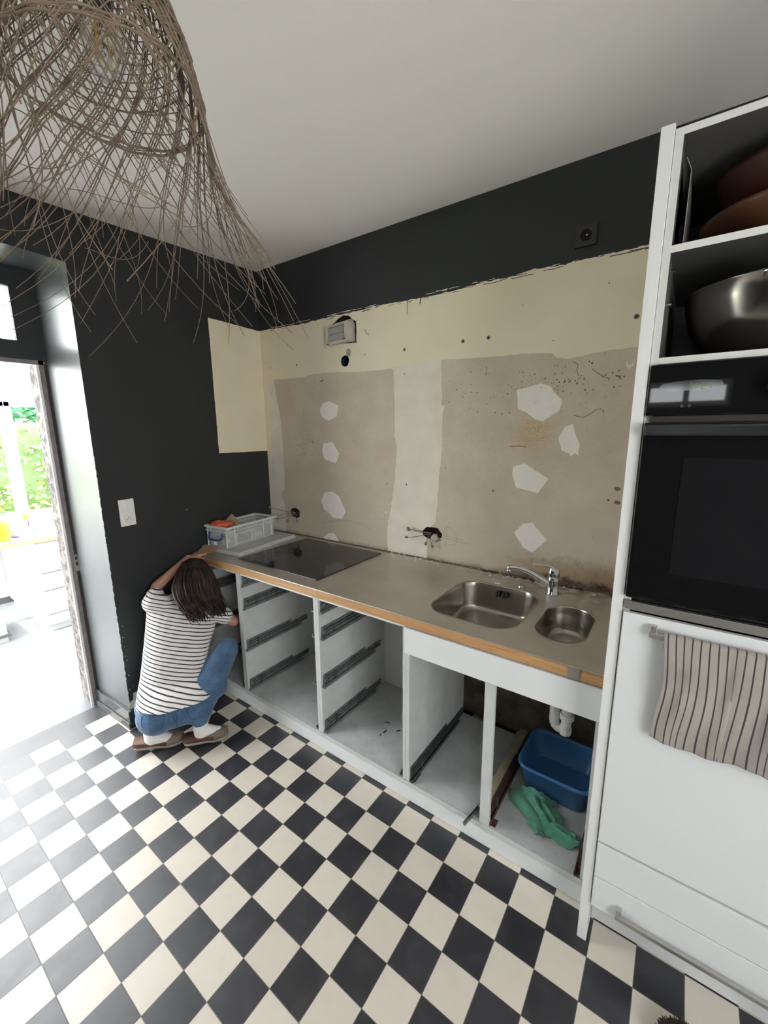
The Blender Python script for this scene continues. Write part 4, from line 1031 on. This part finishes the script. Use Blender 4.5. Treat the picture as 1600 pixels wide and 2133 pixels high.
def handle(x0, x1, z, par, ma=M['brushed'], pz=.026):
    h = MB().box(x0, x1, .434, .446, z - .007, z + .007)
    h.box(x0 + .002, x0 + .018, .440, .472, z - .004, z + pz).box(x1 - .018, x1 - .002, .440, .472, z - .004, z + pz)
    return h.build('handle', ma, par, bevel=.0015)
dn = bx('door', (TX0 + .003, TX1 - .003, .459, .477, .4535, 1.2815), dm, ow, .002)
handle(2.163, 2.617, 1.236, dn)
d2 = bx('drawer', (TX0 + .003, TX1 - .003, .459, .477, .3085, .4430), dm, ow, .002)
d3 = bx('drawer', (TX0 + .003, TX1 - .003, .459, .477, .180, .3045), dm, ow, .002)
handle(2.166, 2.62, .213, d3)
for zz in (2.226, 2.141): MB().tube([(TX0 + .018, .53, zz), (TX0 + .030, .53, zz)], .0045, 10).build('shelf_pin', M['chrome'], ow)
for z0, z1 in ((.440, .457), (.302, .311)): bx('gap_shade_strip', (TX0 + .001, TX1 - .001, .4772, .4779, z0, z1), M['blackdot'], ow)  # black strips painting the shade inside the door and drawer gaps
# oven
ov = empty('oven', (2.39, .7, 1.32), 'black built-in oven with glass door and green clock, in the white tower', 'oven')
ox0, ox1 = TX0 + .004, TX1 - .004
bx('housing', (2.112, 2.668, .479, 1.05, 1.320, 1.978), M['ovenplastic'], ov)
bx('control_panel', (ox0, ox1, .462, .4785, 1.850, 1.982), M['glassblack'], ov, .002)
bx('vent_gap', (ox0 + .01, ox1 - .01, .470, .4785, 1.833, 1.849), M['blackdot'], ov)
dv = bx('oven_door', (ox0, ox1, .455, .4785, 1.330, 1.832), M['glassblack'], ov, .003)
MB().box(ox0 + .002, ox1 - .002, .438, .4549, 1.797, 1.828).build('door_handle', M['ovenplastic'], dv, bevel=.006)
MB().m(mat('oven_window', (.010, .010, .011), .03, spec=.42)).box(2.19, 2.60, .4538, .4549, 1.42, 1.74).build('oven_window', parent=dv, bevel=.0004)
bx('steel_trim', (ox0, ox1, .462, .4785, 1.291, 1.3165), mat('oven_trim_steel', (.40, .385, .36), .35, metal=.85), ov, .001)
dp = MB().m(mat('display_surround', (.004, .004, .004), .08)).prism([(2.117, .012), (2.125, .022), (2.16, .027), (2.21, .028), (2.247, .024), (2.252, .014), (2.235, .003), (2.14, .002)], -.0008, .0, Matrix.Translation((0, .4618, 1.910)) @ Matrix.Rotation(PI / 2, 4, 'X')).build('display', parent=ov)
seg = MB().m(mat('green_clock_digits', (.02, .05, .01), .4, emit=((.35, .75, .12), .16)))
SEG = {'1': 'bc', '2': 'abged', '4': 'fgbc'}
def digit(ch, x, z, w=.0075, h=.015, t_=.0014):
    P = {'a': (0, h - t_, w, h), 'd': (0, 0, w, t_), 'g': (0, h / 2 - t_ / 2, w, h / 2 + t_ / 2), 'b': (w - t_, h / 2, w, h), 'c': (w - t_, 0, w, h / 2), 'f': (0, h / 2, t_, h), 'e': (0, 0, t_, h / 2)}
    for s in SEG[ch]: p = P[s]; seg.box(x + p[0], x + p[2], .4604, .4610, z + p[1], z + p[3])
for ch, x in (('1', 2.178), ('1', 2.190), ('2', 2.207), ('4', 2.220)): digit(ch, x, 1.915)
seg.box(2.2015, 2.2035, .4604, .4610, 1.919, 1.921).box(2.2015, 2.2035, .4604, .4610, 1.925, 1.927)
seg.build('clock_digits', parent=ov)
mb = MB().m(mat('faint_grey_print', (.05, .06, .06), .7, spec=.1))
for x in (2.172, 2.188): mb.tube([(x, .4615, 1.874), (x, .4611, 1.874)], .004, 14)
mb.build('touch_buttons', parent=ov)
MB().lathe([(.026, 0), (.026, .022), (.024, .026)], (0, 0, 0), 30, Matrix.Translation((2.36, .462, 1.915)) @ Matrix.Rotation(PI / 2, 4, 'X')).build('knob', M['ovenplastic'], ov, smooth=True)

# tea towel over the door handle
def towel():
    mb = MB(); uvl = mb.bm.loops.layers.uv.new('UVMap'); nu, nv = 70, 44
    x0, x1 = 2.199, 2.52; grid = []
    for j in range(nv + 1):
        row = []; v = j / nv
        for i in range(nu + 1):
            u = i / nu
            if v < .06:      # short flap behind the bar up and over
                a = v / .06 * PI; y = .440 + .011 * math.cos(a) ; z = 1.243 + .011 * math.sin(a)
                if v < .001: z = 1.20
            else:
                t_ = (v - .06) / .94
                z = 1.243 - t_ * (.322 + .004 * math.sin(u * 9) - .006 * u); y = .429 - .004 * t_
                f = min(1, t_ * 3)
                y += f * (.004 * math.sin(u * 19 + 2 * t_) + .0025 * math.sin(u * 41 + 7 * t_ + 1) + .006 * math.sin((u * 8 - t_ * 5)) + .003 * noise.noise(Vector((u * 7, t_ * 4, 1))))
            x = x0 + (x1 - x0) * u + (.010 * v if u < .5 else .0) + .006 * v * math.sin(u * 20)
            x += .014 * v * (1 - u) * math.sin(v * 5)
            y = min(y, .4515)
            row.append(mb.bm.verts.new((x, y, z)))
        grid.append(row)
    for j in range(nv):
        for i in range(nu):
            f = mb.face([grid[j][i], grid[j][i + 1], grid[j + 1][i + 1], grid[j + 1][i]])
            for lp, (a, b_) in zip(f.loops, ((i, j), (i + 1, j), (i + 1, j + 1), (i, j + 1))): lp[uvl].uv = (a / nu * 17.3, b_ / nv)
    return mb.build('tea_towel', M['towel'], smooth=True, fix=False)
tw = towel(); sm = tw.modifiers.new('thickness', 'SOLIDIFY'); sm.thickness = .0016; sm.offset = 0
setp(tw, 'grey-beige tea towel with dark stripes hanging from the white oven-tower door handle', 'towel')

# pots and boards on the open shelves
ps = empty('steel_bowl', (2.36, .76, 2.001), 'large brushed steel bowl on the lower open shelf of the tower', 'bowl')
MB().lathe([(.06, .0), (.11, .006), (.165, .04), (.200, .095), (.214, .15), (.218, .185), (.222, .187), (.222, .190), (.214, .190), (.208, .15), (.19, .10), (.15, .045), (.06, .012)], (2.362, .735, 2.0015), 56).build('bowl_body', mat('satin_steel', (.36, .34, .31), .22, metal=1.0), ps, smooth=True)
MB().tube([(2.30, .512, 2.175), (2.30, .498, 2.18), (2.325, .497, 2.182), (2.35, .497, 2.18), (2.35, .512, 2.175)], .004, 8).build('grip', M['chrome'], ps, smooth=True)
wr = mat('red_brown_wood', (.085, .028, .016), .4, mottle=.5, mscale=9)
wr2 = mat('brown_wood', (.13, .055, .025), .4, mottle=.45, mscale=9)
simple('wooden_bowl', MB().lathe([(.08, 0), (.13, .008), (.19, .045), (.215, .075), (.218, .085), (.20, .083), (.15, .05), (.08, .02)], (2.375, .735, 2.285), 48), 'brown wooden bowl on the top open shelf, below the red-brown one', 'bowl', ma=wr2, smooth=True)
simple('wooden_bowl', MB().lathe([(.06, 0), (.10, .01), (.165, .065), (.20, .125), (.205, .135), (.19, .132), (.14, .08), (.06, .03)], (2.385, .745, 2.345), 48), 'deep red-brown wooden bowl stacked uppermost on the top open shelf', 'bowl', ma=wr, smooth=True)
simple('dark_tray', MB().lathe([(.12, 0), (.21, .006), (.222, .010), (.20, .009), (.12, .004)], (2.375, .73, 2.2725), 40), 'dark round tray under the wooden bowls on the top shelf', 'tray', ma=mat('dark_tray_paint', (.03, .03, .035), .3), smooth=True)
mb = MB().box(2.129, 2.1305, .52, .95, 2.2725, 2.452)
mb.prism([(2.129, 2.452), (2.1305, 2.452), (2.118, 2.484), (2.1165, 2.484)], -.95, -.52, Matrix.Rotation(PI / 2, 4, 'X'))
simple('baking_sheet', mb, 'thin grey baking sheet standing upright at the left of the top shelf', 'tray', ma=mat('dull_tin', (.42, .40, .37), .35, metal=.8))
crumple('purple_bag', (2.118, .62, 2.335), .02, (.35, 1.5, 1.6), mat('purple_film', (.16, .06, .18), .4), 'small purple packet beside the upright baking sheet', 'packet', 2)

# tub and cloth in the sink cabinet
tb = empty('wash_tub', (1.84, 1.0, .113), 'blue plastic wash tub in the sink cabinet under the siphon', 'tub')
mb = MB(); o_ = rrect(1.692, 2.030, .850, 1.165, .06, 6); cx, cy = 1.861, 1.0075
def sc(k, z): return [((p[0] - cx) * k + cx, (p[1] - cy) * k + cy, z) for p in o_]
mb.loft([sc(.80, .1135), (sc(.82, .118)), sc(.93, .232), sc(.94, .232), sc(1.0, .240), sc(1.0, .252), sc(.985, .255), sc(.93, .250), sc(.915, .236), sc(.80, .122), sc(.75, .1175)])
mb.build('tub_body', M['blue'], tb, smooth=True)
def cloth():
    """limp green cloth: a grid draped over its own crumpled folds"""
    mb = MB(); nu, nv = 90, 40; path = bez([(1.790, .850, 0), (1.795, .79, 0), (1.83, .80, 0), (1.87, .745, 0), (1.93, .70, 0), (1.995, .735, 0)], nu); g_ = []
    for i, p in enumerate(path):
        t_ = i / nu; tg = (path[min(i + 1, nu)] - path[max(i - 1, 0)]).normalized(); sd = Vector((-tg.y, tg.x, 0)); row = []
        wd = .078 * (1 - t_) ** .7 + .026 + .010 * math.sin(t_ * 14)
        for j in range(nv + 1):
            v = j / nv * 2 - 1
            fold = .5 + .5 * math.cos(v * 7.5 + 3.0 * noise.noise(Vector((t_ * 3, v * .8, 2))) * 2 + t_ * 4)
            hgt = (.046 - .026 * t_) * (1 - abs(v) ** 2.2) * (.45 + .55 * fold) + .006 * noise.noise(Vector((t_ * 16, v * 5, 0))) + .002
            off = sd * (wd * v + .008 * noise.noise(Vector((t_ * 9, v * 3, 7)))) + tg * (.020 * noise.noise(Vector((t_ * 5, v * 2.5, 4))) * (1 + abs(v)))
            row.append(mb.bm.verts.new(Vector((p.x, p.y, .1155 + max(0, hgt))) + off))
        g_.append(row)
    for i in range(nu):
        for j in range(nv): mb.face([g_[i][j], g_[i][j + 1], g_[i + 1][j + 1], g_[i + 1][j]])
    path = bez([(1.80, .78, 0), (1.83, .73, 0), (1.86, .70, 0), (1.862, .668, 0)], 16); g_ = []
    for i, p in enumerate(path):
        tg = (path[min(i + 1, 16)] - path[max(i - 1, 0)]).normalized(); sd = Vector((-tg.y, tg.x, 0)); wd = .034 * (1 - .5 * i / 16)
        g_.append([mb.bm.verts.new(Vector((p.x, p.y, .1155 + .020 * (1 - (k / 5 - 1) ** 2) * (.4 + .6 * math.cos(k * 1.9 + i * .3) ** 2))) + sd * wd * (k / 5 - 1)) for k in range(11)])
    for i in range(16):
        for j in range(10): mb.face([g_[i][j], g_[i][j + 1], g_[i + 1][j + 1], g_[i + 1][j]])
    o = mb.build('cleaning_cloth', M['green'], smooth=True); so_ = o.modifiers.new('thickness', 'SOLIDIFY'); so_.thickness = .0022; so_.offset = 1
    return o
setp(cloth(), 'crumpled green cleaning cloth on the cabinet floor in front of the blue tub', 'cloth')
# little scraps on the cabinet floor
for i, (x, y, a, L) in enumerate(((.93, .87, .3, .030), (.96, .80, 1.5, .026), (1.02, .85, 1.0, .026), (.955, .765, 2.2, .012))):
    o = MB().box(-L / 2, L / 2, -.003, .003, 0, .003).build('metal_scrap', M['steeldark']); o.location = (x, y, .1125); o.rotation_euler = (0, 0, a)
    setp(o, ['longest dark scrap, nearest the back, on the floor of the cabinet left of the sink', 'dark scrap pointing forward among those on the cabinet floor', 'dark scrap nearest the right side of the cabinet floor', 'tiny dark scrap nearest the front of the cabinet floor'][i], 'scrap', 'scraps on the cabinet floor')

# unidentified furry dark thing, its kind guessed, at the lower picture edge
mb = MB(); mb.ball((2.385, .325, .032), .068, (1.15, 1.0, .45), 20)
rf_ = random.Random(4)
for k in range(900):
    th = rf_.uniform(0, 2 * PI); ph = rf_.uniform(.0, 1.4); d_ = Vector((math.cos(th) * math.cos(ph), math.sin(th) * math.cos(ph), math.sin(ph)))
    c = Vector((2.385, .325, .032)) + Vector((d_.x * .077, d_.y * .067, d_.z * .030)); e_ = c + (d_ + Vector((rf_.uniform(-.6, .6), rf_.uniform(-.6, .6), rf_.uniform(-.3, .3)))) * rf_.uniform(.003, .008)
    mb.tube([c, c.lerp(e_, .6), e_], [.0012, .001, .0004], 3)
simple('furry_item', mb, 'unidentified dark brown furry thing at the bottom right edge of the picture', 'item', ma=mat('dark_fur', (.028, .018, .014), .9))

# ------------------------------------------------------------------ PENDANT LAMP
LX, LY = 1.128, -.395
def smooth_prof(z, P):
    if z >= P[0][0]: return P[0][1]
    for (z0, r0), (z1, r1) in zip(P, P[1:]):
        if z1 <= z <= z0:
            t_ = (z0 - z) / (z0 - z1); return r0 + (r1 - r0) * t_
    return P[-1][1]
PROF = [(2.80, .055), (2.76, .095), (2.70, .133), (2.62, .164), (2.54, .182), (2.46, .192), (2.40, .202), (2.34, .224), (2.28, .255), (2.22, .292), (2.15, .335), (2.05, .39)]
lamp = empty('pendant_lamp', (LX, LY, 2.05), 'large woven bamboo pendant lamp with frayed fringe hanging at the upper left', 'lamp')
weave = MB(); fringe = MB(); rl = random.Random(12)
ZW = 2.52
def lp(th, z, dr=0): r = smooth_prof(z, PROF) + dr; return Vector((LX + r * math.cos(th), LY + r * math.sin(th), z))
NS = 52
for fam in (1, -1):
    for k in range(NS):
        th0 = 2 * PI * k / NS + rl.uniform(-.02, .02); tw_ = fam * rl.uniform(1.15, 1.35); dbl = .0062
        zend = ZW - .02
        for dd in ((0, dbl) if fam == 1 else (0,)):
            pts = []
            nst = 22
            for i in range(nst + 1):
                t_ = i / nst; z = 2.80 + (zend - 2.80) * t_; pts.append(lp(th0 + dd / .18 + tw_ * t_ ** .9, z, .0012 * fam * math.sin(i * 2.1 + k)))
            weave.tube(pts, .00150, 5, cap=False)
            # free end
            if rl.random() < .93:
                L = rl.uniform(.26, .48) * (1.0 if rl.random() < .8 else .6); n = 12; fp = [pts[-1]]
                th = th0 + dd / .18 + tw_; wz = rl.uniform(-.9, .9); z = zend; tt = th; dth = tw_ / .37 * 1.0
                drd = rl.uniform(-.015, .03); curl = rl.gauss(0, 1.5)
                steep = rl.uniform(.75, 1.0)
                for i in range(1, n + 1):
                    s_l = L / n; z -= s_l * steep; tt += dth * s_l * .75 * (1 - .5 * i / n) + curl * s_l * (i / n) ** 2
                    q = lp(tt, z, drd * (i / n) ** 1.5 ); fp.append(q)
                fringe.tube(fp, [.0014 - .0006 * i / n for i in range(n + 1)], 4, cap=False)
# ring strands
zr = 2.79
while zr > ZW:
    n = 72; a0 = rl.uniform(0, 6.28); pts = []
    for i in range(n + 1):
        th = a0 + 2 * PI * i / n * 1.0; pts.append(lp(th, zr + .006 * math.sin(th * 2 + zr * 40), .0016 * math.sin(i * 1.3)))
    weave.tube(pts, .0015, 4, cap=False); zr -= .016 if zr > 2.62 else .030
for zr, r_ in ((ZW + .004, .0028), (ZW + .0, .0028), (2.60, .0022)):
    n = 90; ph = rl.uniform(0, 6); pts = [lp(2 * PI * i / n, zr + .010 * math.sin(2 * PI * i / n * 2 + ph), .002 * math.sin(i * 1.1)) for i in range(n + 1)]
    weave.tube(pts, r_, 5, cap=False)
# a few stray strands right across the fringe zone
for k in range(24):
    z = rl.uniform(2.30, 2.50); th = rl.uniform(0, 2 * PI); span = rl.uniform(.5, 1.3); fp = []
    for i in range(13): t_ = i / 12; fp.append(lp(th + span * t_, z - .09 * t_ + .04 * math.sin(t_ * 3 + k), -.01 + .02 * t_))
    fringe.tube(fp, .0010, 4, cap=False)
weave.build('shade', M['bamboo'], lamp, fix=False, smooth=True)
fringe.build('fringe', M['bamboo'], lamp, fix=False, smooth=True)
MB().lathe([(.020, 0), (.022, .01), (.022, .06), (.016, .075), (.005, .08)], (LX, LY, 2.66), 20).build('lampholder', M['socketblack'], lamp, smooth=True)
MB().lathe([(.004, -.06), (.020, -.055), (.036, -.030), (.040, -.002), (.034, .03), (.020, .058), (.013, .078), (.013, .09)], (LX, LY, 2.60), 28).build('bulb', M['bulb'], lamp, smooth=True)
fl = MB()
for k in range(6):
    a = k * PI / 3; fl.tube([(LX + .004 * math.cos(a), LY + .004 * math.sin(a), 2.66), (LX + .017 * math.cos(a), LY + .017 * math.sin(a), 2.625), (LX + .020 * math.cos(a), LY + .020 * math.sin(a), 2.575)], .0012, 5)
fl.build('filament', mat('amber_filament', (.45, .28, .08), .5), lamp)
MB().tube([(LX, LY, 2.73), (LX, LY, ceil_z(LY) - .002)], .004, 8).build('cord', M['socketblack'], lamp)
MB().lathe([(.05, 0), (.05, .02), (.04, .028)], (LX, LY, ceil_z(LY) - .03), 24).build('ceiling_rose', M['socketblack'], lamp)

# ------------------------------------------------------------------ PERSON squatting by the left cabinet
def capsule(mb, a, b_, ra, rb, n=14, k=5):
    """tapered limb with rounded ends"""
    a, b_ = Vector(a), Vector(b_); d_ = (b_ - a); L = d_.length; d_.normalize()
    pts = []; rr_ = []
    for i in range(k): t_ = PI / 2 * (1 - i / k); pts.append(a - d_ * ra * math.sin(t_)); rr_.append(max(.0005, ra * math.cos(t_)))
    pts.append(a); rr_.append(ra); pts.append(a.lerp(b_, .5)); rr_.append((ra + rb) / 2); pts.append(b_); rr_.append(rb)
    for i in range(1, k + 1): t_ = PI / 2 * i / k; pts.append(b_ + d_ * rb * math.sin(t_)); rr_.append(max(.0005, rb * math.cos(t_)))
    mb.tube(pts, rr_, n)
def remesh(o, v, it=6):
    r = o.modifiers.new('fuse', 'REMESH'); r.mode = 'VOXEL'; r.voxel_size = v; r.use_smooth_shade = True
    s = o.modifiers.new('soften', 'SMOOTH'); s.factor = .5; s.iterations = it
    return o
A_ = Vector((-.902, .431, 0)); Rt = Vector((.431, .902, 0)); UP = Vector((0, 0, 1))
pr = empty('person', (-.08, .14, 0), 'person squatting at the left cabinet in striped shirt and blue jeans, seen from behind', 'person')
V = Vector
hipC = V((-.165, .19, .235)); hipL = V((-.225, .075, .225)); hipR = V((-.075, .27, .215))
chest = V((-.265, .315, .60)); shL = V((-.345, .205, .795)); shR = V((-.185, .500, .675)); neck = V((-.325, .395, .775)); head = V((-.350, .475, .875))
elL = V((-.445 + .04, .26, .87)); haL = V((-.455, .505, .985)); elR = V((-.135, .600, .575)); haR = V((-.30, .80, .50))
knL = V((-.395, .27, .36)); knR = V((-.045, .475, .455)); anL = V((-.150, .020, .105)); anR = V((.035, .215, .100))
# body: one continuous skin surface (head, neck, trunk core, arms, hands, lower legs)
mb = MB()
mb.ball(head, .088, (1, 1.0, 1.18), 20); mb.ball(head + V((-.045, .03, -.045)), .055, (1, 1, 1), 14)
face_dir = V((-.75, .62, -.2)).normalized()
mb.ball(head + face_dir * .092 + V((0, 0, -.02)), .014, (1, 1, 1.4), 8)
for sx in (-1, 1): mb.ball(head + Rt * .086 * sx + V((0, 0, -.012)), .020, (.5, .8, 1.3), 8)
capsule(mb, neck - UP * .03, head - UP * .05, .048, .045)
capsule(mb, chest, neck, .10, .05); capsule(mb, hipC + UP * .08, chest, .10, .11)
capsule(mb, shL, elL, .040, .034); capsule(mb, elL, haL, .034, .021)
capsule(mb, shR, elR, .040, .034); capsule(mb, elR, haR, .034, .021)
capsule(mb, knL, anL, .045, .034); capsule(mb, knR, anR, .045, .034)
capsule(mb, hipL, knL, .07, .05); capsule(mb, hipR, knR, .07, .05)
def hand(mb, wrist, direction, palm_n, side):
    d_ = Vector(direction).normalized(); nrm = Vector(palm_n).normalized(); s_ = d_.cross(nrm).normalized() * side
    for i in range(4): capsule(mb, wrist + s_ * (.009 * (i - 1.5)), wrist + d_ * .070 + s_ * (.019 * (i - 1.5)), .012, .011, 8, 3)
    for i, L in enumerate((.060, .070, .066, .052)):
        b0 = wrist + d_ * .074 + s_ * (.020 * (i - 1.5)); b1 = b0 + d_ * L * .5 + nrm * .006; b2 = b1 + d_ * L * .38 + nrm * .022
        capsule(mb, b0, b1, .0092, .0085, 8, 3); capsule(mb, b1, b2, .0085, .0068, 8, 3)
    t0 = wrist + d_ * .022 - s_ * .024; t1 = t0 + d_ * .032 - s_ * .022 + nrm * .01; t2 = t1 + d_ * .028 - s_ * .004 + nrm * .014
    capsule(mb, t0, t1, .013, .011, 8, 3); capsule(mb, t1, t2, .010, .008, 8, 3)
hand(mb, haL, (.25, .8, .12), (.1, .2, -1), 1)
hand(mb, haR, (-.7, .4, .3), (-.5, -.7, .3), -1)
body = mb.build('body', M['skin'], pr); remesh(body, .0045, 3)
# socks
mb = MB(); capsule(mb, anL + UP * .045, anL - UP * .03, .043, .042); capsule(mb, anL - UP * .02, V((-.105, .10, .035)), .042, .03)
capsule(mb, anR + UP * .04, anR - UP * .03, .043, .042); capsule(mb, anR - UP * .02, V((.075, .30, .035)), .042, .03)
o = mb.build('socks', mat('white_socks', (.72, .70, .68), .9), pr); remesh(o, .005, 4)
# shoes (flat slip-ons, heels lifted a little)
shoe_m = mat('taupe_suede', (.22, .17, .13), .85, mottle=.3, mscale=20); sole_m = mat('pale_sole', (.34, .30, .26), .8, mottle=.3, mscale=30); lin = mat('brown_lining', (.10, .045, .03), .7)
def shoe(heel, toe, lift):
    heel, toe = V(heel), V(toe); d_ = (toe - heel); L = d_.length; d_.normalize(); sd = V((-d_.y, d_.x, 0))
    prof = [(0, .030), (.08, .038), (.25, .040), (.45, .038), (.65, .047), (.8, .048), (.92, .040), (1, .018)]
    e_ = MB(); loops = []
    for z0, k in ((0, .95), (.012, 1.02), (.018, 1.0)):
        loops.append([heel + d_ * (L * t_) + sd * w_ * k + UP * (z0 + lift * max(0, 1 - t_ * 1.5)) for t_, w_ in prof] + [heel + d_ * (L * t_) - sd * w_ * k + UP * (z0 + lift * max(0, 1 - t_ * 1.5)) for t_, w_ in prof[::-1]])
    e_.loft(loops); o1 = e_.build('shoe_sole', sole_m, pr, smooth=True)
    e_ = MB(); loops = []
    for z0, k in ((.018, 1.0), (.035, .97), (.052, .82), (.062, .5)):
        pp = [(t_, w_) for t_, w_ in prof if t_ >= .45]
        loops.append([heel + d_ * (L * t_) + sd * w_ * k + UP * (z0 * (1.12 - .5 * (t_ - .45)) + lift * max(0, 1 - t_ * 1.5)) for t_, w_ in pp] + [heel + d_ * (L * t_) - sd * w_ * k + UP * (z0 * (1.12 - .5 * (t_ - .45)) + lift * max(0, 1 - t_ * 1.5)) for t_, w_ in pp[::-1]])
    e_.loft(loops); o2 = e_.build('shoe_upper', shoe_m, pr, smooth=True)
    e_ = MB(); loops = []
    for z0, k in ((.016, 1.0), (.040, 1.03), (.042, .97)):
        pp = [(t_, w_) for t_, w_ in prof if t_ <= .66]
        loops.append([heel + d_ * (L * t_) + sd * w_ * k + UP * (z0 + lift * max(0, 1 - t_ * 1.5)) for t_, w_ in pp] + [heel + d_ * (L * t_) - sd * w_ * k + UP * (z0 + lift * max(0, 1 - t_ * 1.5)) for t_, w_ in pp[::-1]])
    e_.loft(loops); o3 = e_.build('shoe_collar', lin, pr, smooth=True)
shoe((-.215, -.055, .001), (-.075, .165, .001), .028)
shoe((-.015, .135, .001), (.105, .345, .001), .022)
# jeans
BM = Matrix((Rt, A_, UP)).transposed().to_4x4()
seatC = V((-.105, .150, .222))
mb = MB()
mb.ball(seatC, 1, (.208, .130, .118), 26, BM); mb.ball(seatC + A_ * .07 + UP * .02, 1, (.180, .11, .10), 22, BM)
mb.ball(seatC - Rt * .095 - A_ * .02 - UP * .01, .115, (1, 1, .95), 18); mb.ball(seatC + Rt * .100 - A_ * .02 - UP * .01, .115, (1, 1, .95), 18)
capsule(mb, hipL, knL, .098, .066); capsule(mb, V((-.045, .275, .235)), knR, .104, .072)
capsule(mb, knL, anL + UP * .06, .064, .046); capsule(mb, knR, anR + UP * .055, .072, .050); mb.ball((.005, .345, .29), .076)
jeans = mb.build('jeans', M['denim'], pr); remesh(jeans, .008, 6)
def seat_pt(u, v, k=1.03):
    return seatC - A_ * (.020 * k) + (Rt * .212 * math.sin(u) - A_ * .130 * math.cos(u)) * math.cos(v) * k + UP * .118 * math.sin(v) * k
mb = MB()
mb.tube([seat_pt(.0, v) for v in [.3 - .15 * i for i in range(9)]], .0022, 6)
mb.tube([seat_pt(-1.1 + .11 * i, .50) for i in range(21)], .0022, 6)
for s0 in (-1, 1):
    mb.tube([seat_pt(s0 * .28, .42), seat_pt(s0 * .30, .05), seat_pt(s0 * .36, -.2), seat_pt(s0 * .58, -.36), seat_pt(s0 * .86, -.22), seat_pt(s0 * .93, .05), seat_pt(s0 * 1.0, .42)], .0016, 6)
mb.build('seam', M['seam'], pr, smooth=True)
mb = MB(); mb.tube([seat_pt(0, .30, 1.05), seat_pt(0, .15, 1.06), seat_pt(0, .0, 1.03)], .007, 6); mb.build('belt_loop', M['seam'], pr, smooth=True)
# seams, belt loop and pockets on the seat of the jeans
# shirt : torso loft + sleeves
def ringv(c, ax_r, ax_f, wr, wf, n=28, wob=0.0, sd=0):
    out = []
    for k in range(n):
        a = 2 * PI * k / n; e_ = .85
        cr_ = math.copysign(abs(math.cos(a)) ** e_, math.cos(a)); sr_ = math.copysign(abs(math.sin(a)) ** e_, math.sin(a))
        w_ = 1 + wob * math.sin(a * 7 + sd)
        out.append(c + ax_r * cr_ * wr * w_ + ax_f * sr_ * wf * w_)
    return out
axS = (shR - shL).normalized(); axH = Rt
mb = MB(); loops = []
tor = [(hipC + UP * .040 + A_ * -.035 + Rt * .010, .222, .185, 0, .022), (hipC + UP * .090 + A_ * -.02, .200, .152, .1, .015), (V((-.19, .205, .37)), .184, .128, .2, .01), (V((-.215, .235, .455)), .180, .122, .4, 0), (V((-.24, .272, .535)), .186, .118, .6, 0),
       (V((-.265, .312, .61)), .198, .116, .8, 0), (V((-.285, .340, .68)), .205, .112, 1, 0), (V((-.300, .362, .735)), .180, .095, 1, 0), (V((-.315, .385, .770)), .105, .066, 1, 0), (V((-.320, .392, .785)), .065, .055, 1, 0)]
for c, wr_, wf_, bl, wb in tor:
    ar = axH.lerp(axS, bl).normalized(); loops.append(ringv(c, ar, A_, wr_, wf_, wob=wb, sd=c.z * 9))
mb.loft(loops)
capsule(mb, shL + axS * .045 - UP * .01, shL + axS * -.002, .070, .064); capsule(mb, shL + axS * .0, shL.lerp(elL, .42) + A_ * .0, .062, .054)
capsule(mb, shR - axS * .045 - UP * .01, shR, .070, .064); capsule(mb, shR, shR.lerp(elR, .50), .062, .056)
shirt = mb.build('striped_shirt', M['shirt'], pr); remesh(shirt, .007, 4)
# hair
mb = MB(); up_h = V((-.35, .25, .9)).normalized()
mb.ball(head + V((.012, -.004, .018)), .104, (1.0, 1.0, 1.12), 24)
rhh = random.Random(21)
back = -face_dir
HL = [V((-.265, .290, .950)), V((-.200, .222, .905)), V((-.125, .242, .825)), V((-.050, .285, .745))]
HR = [V((-.165, .520, .945)), V((-.115, .500, .850)), V((-.045, .470, .780)), V((.005, .445, .715))]
for k in range(620):
    u = rhh.random(); v = rhh.random()
    th = (u - .5) * 2.4; root = head + V((.012, -.004, .018)) + (Rt * math.sin(th) - A_ * math.cos(th) * (.2 + .8 * v)) * .098 * (.6 + .4 * v) + UP * .105 * (1 - v * .9)
    lay = rhh.uniform(-.030, .004)     # depth layer of the lock
    P = [root] + [a_.lerp(b_, u) + A_ * -lay + V((rhh.gauss(0, .006), rhh.gauss(0, .008), rhh.gauss(0, .008))) for a_, b_ in zip(HL, HR)]
    P[-1] += (V((.02, -.03, -.02)) if u < .5 else V((0, .03, -.01))) * rhh.random() + UP * rhh.uniform(-.01, .06)
    wv = rhh.uniform(.0, .010); ph = rhh.uniform(0, 6)
    pts = bez(P, 13)
    # pull the curve towards its guides
    for i, p in enumerate(pts): p += Rt * wv * math.sin(i * .9 + ph) * i / 13 - A_ * .030 * math.sin(PI * i / 13) + (UP * -.01) * math.sin(PI * i / 13)
    mb.tube(pts, [.0062 - .0046 * (i / 13) ** 1.6 for i in range(14)], 5, cap=False)
hair = mb.build('hair', M['hair'], pr, smooth=True, fix=False)
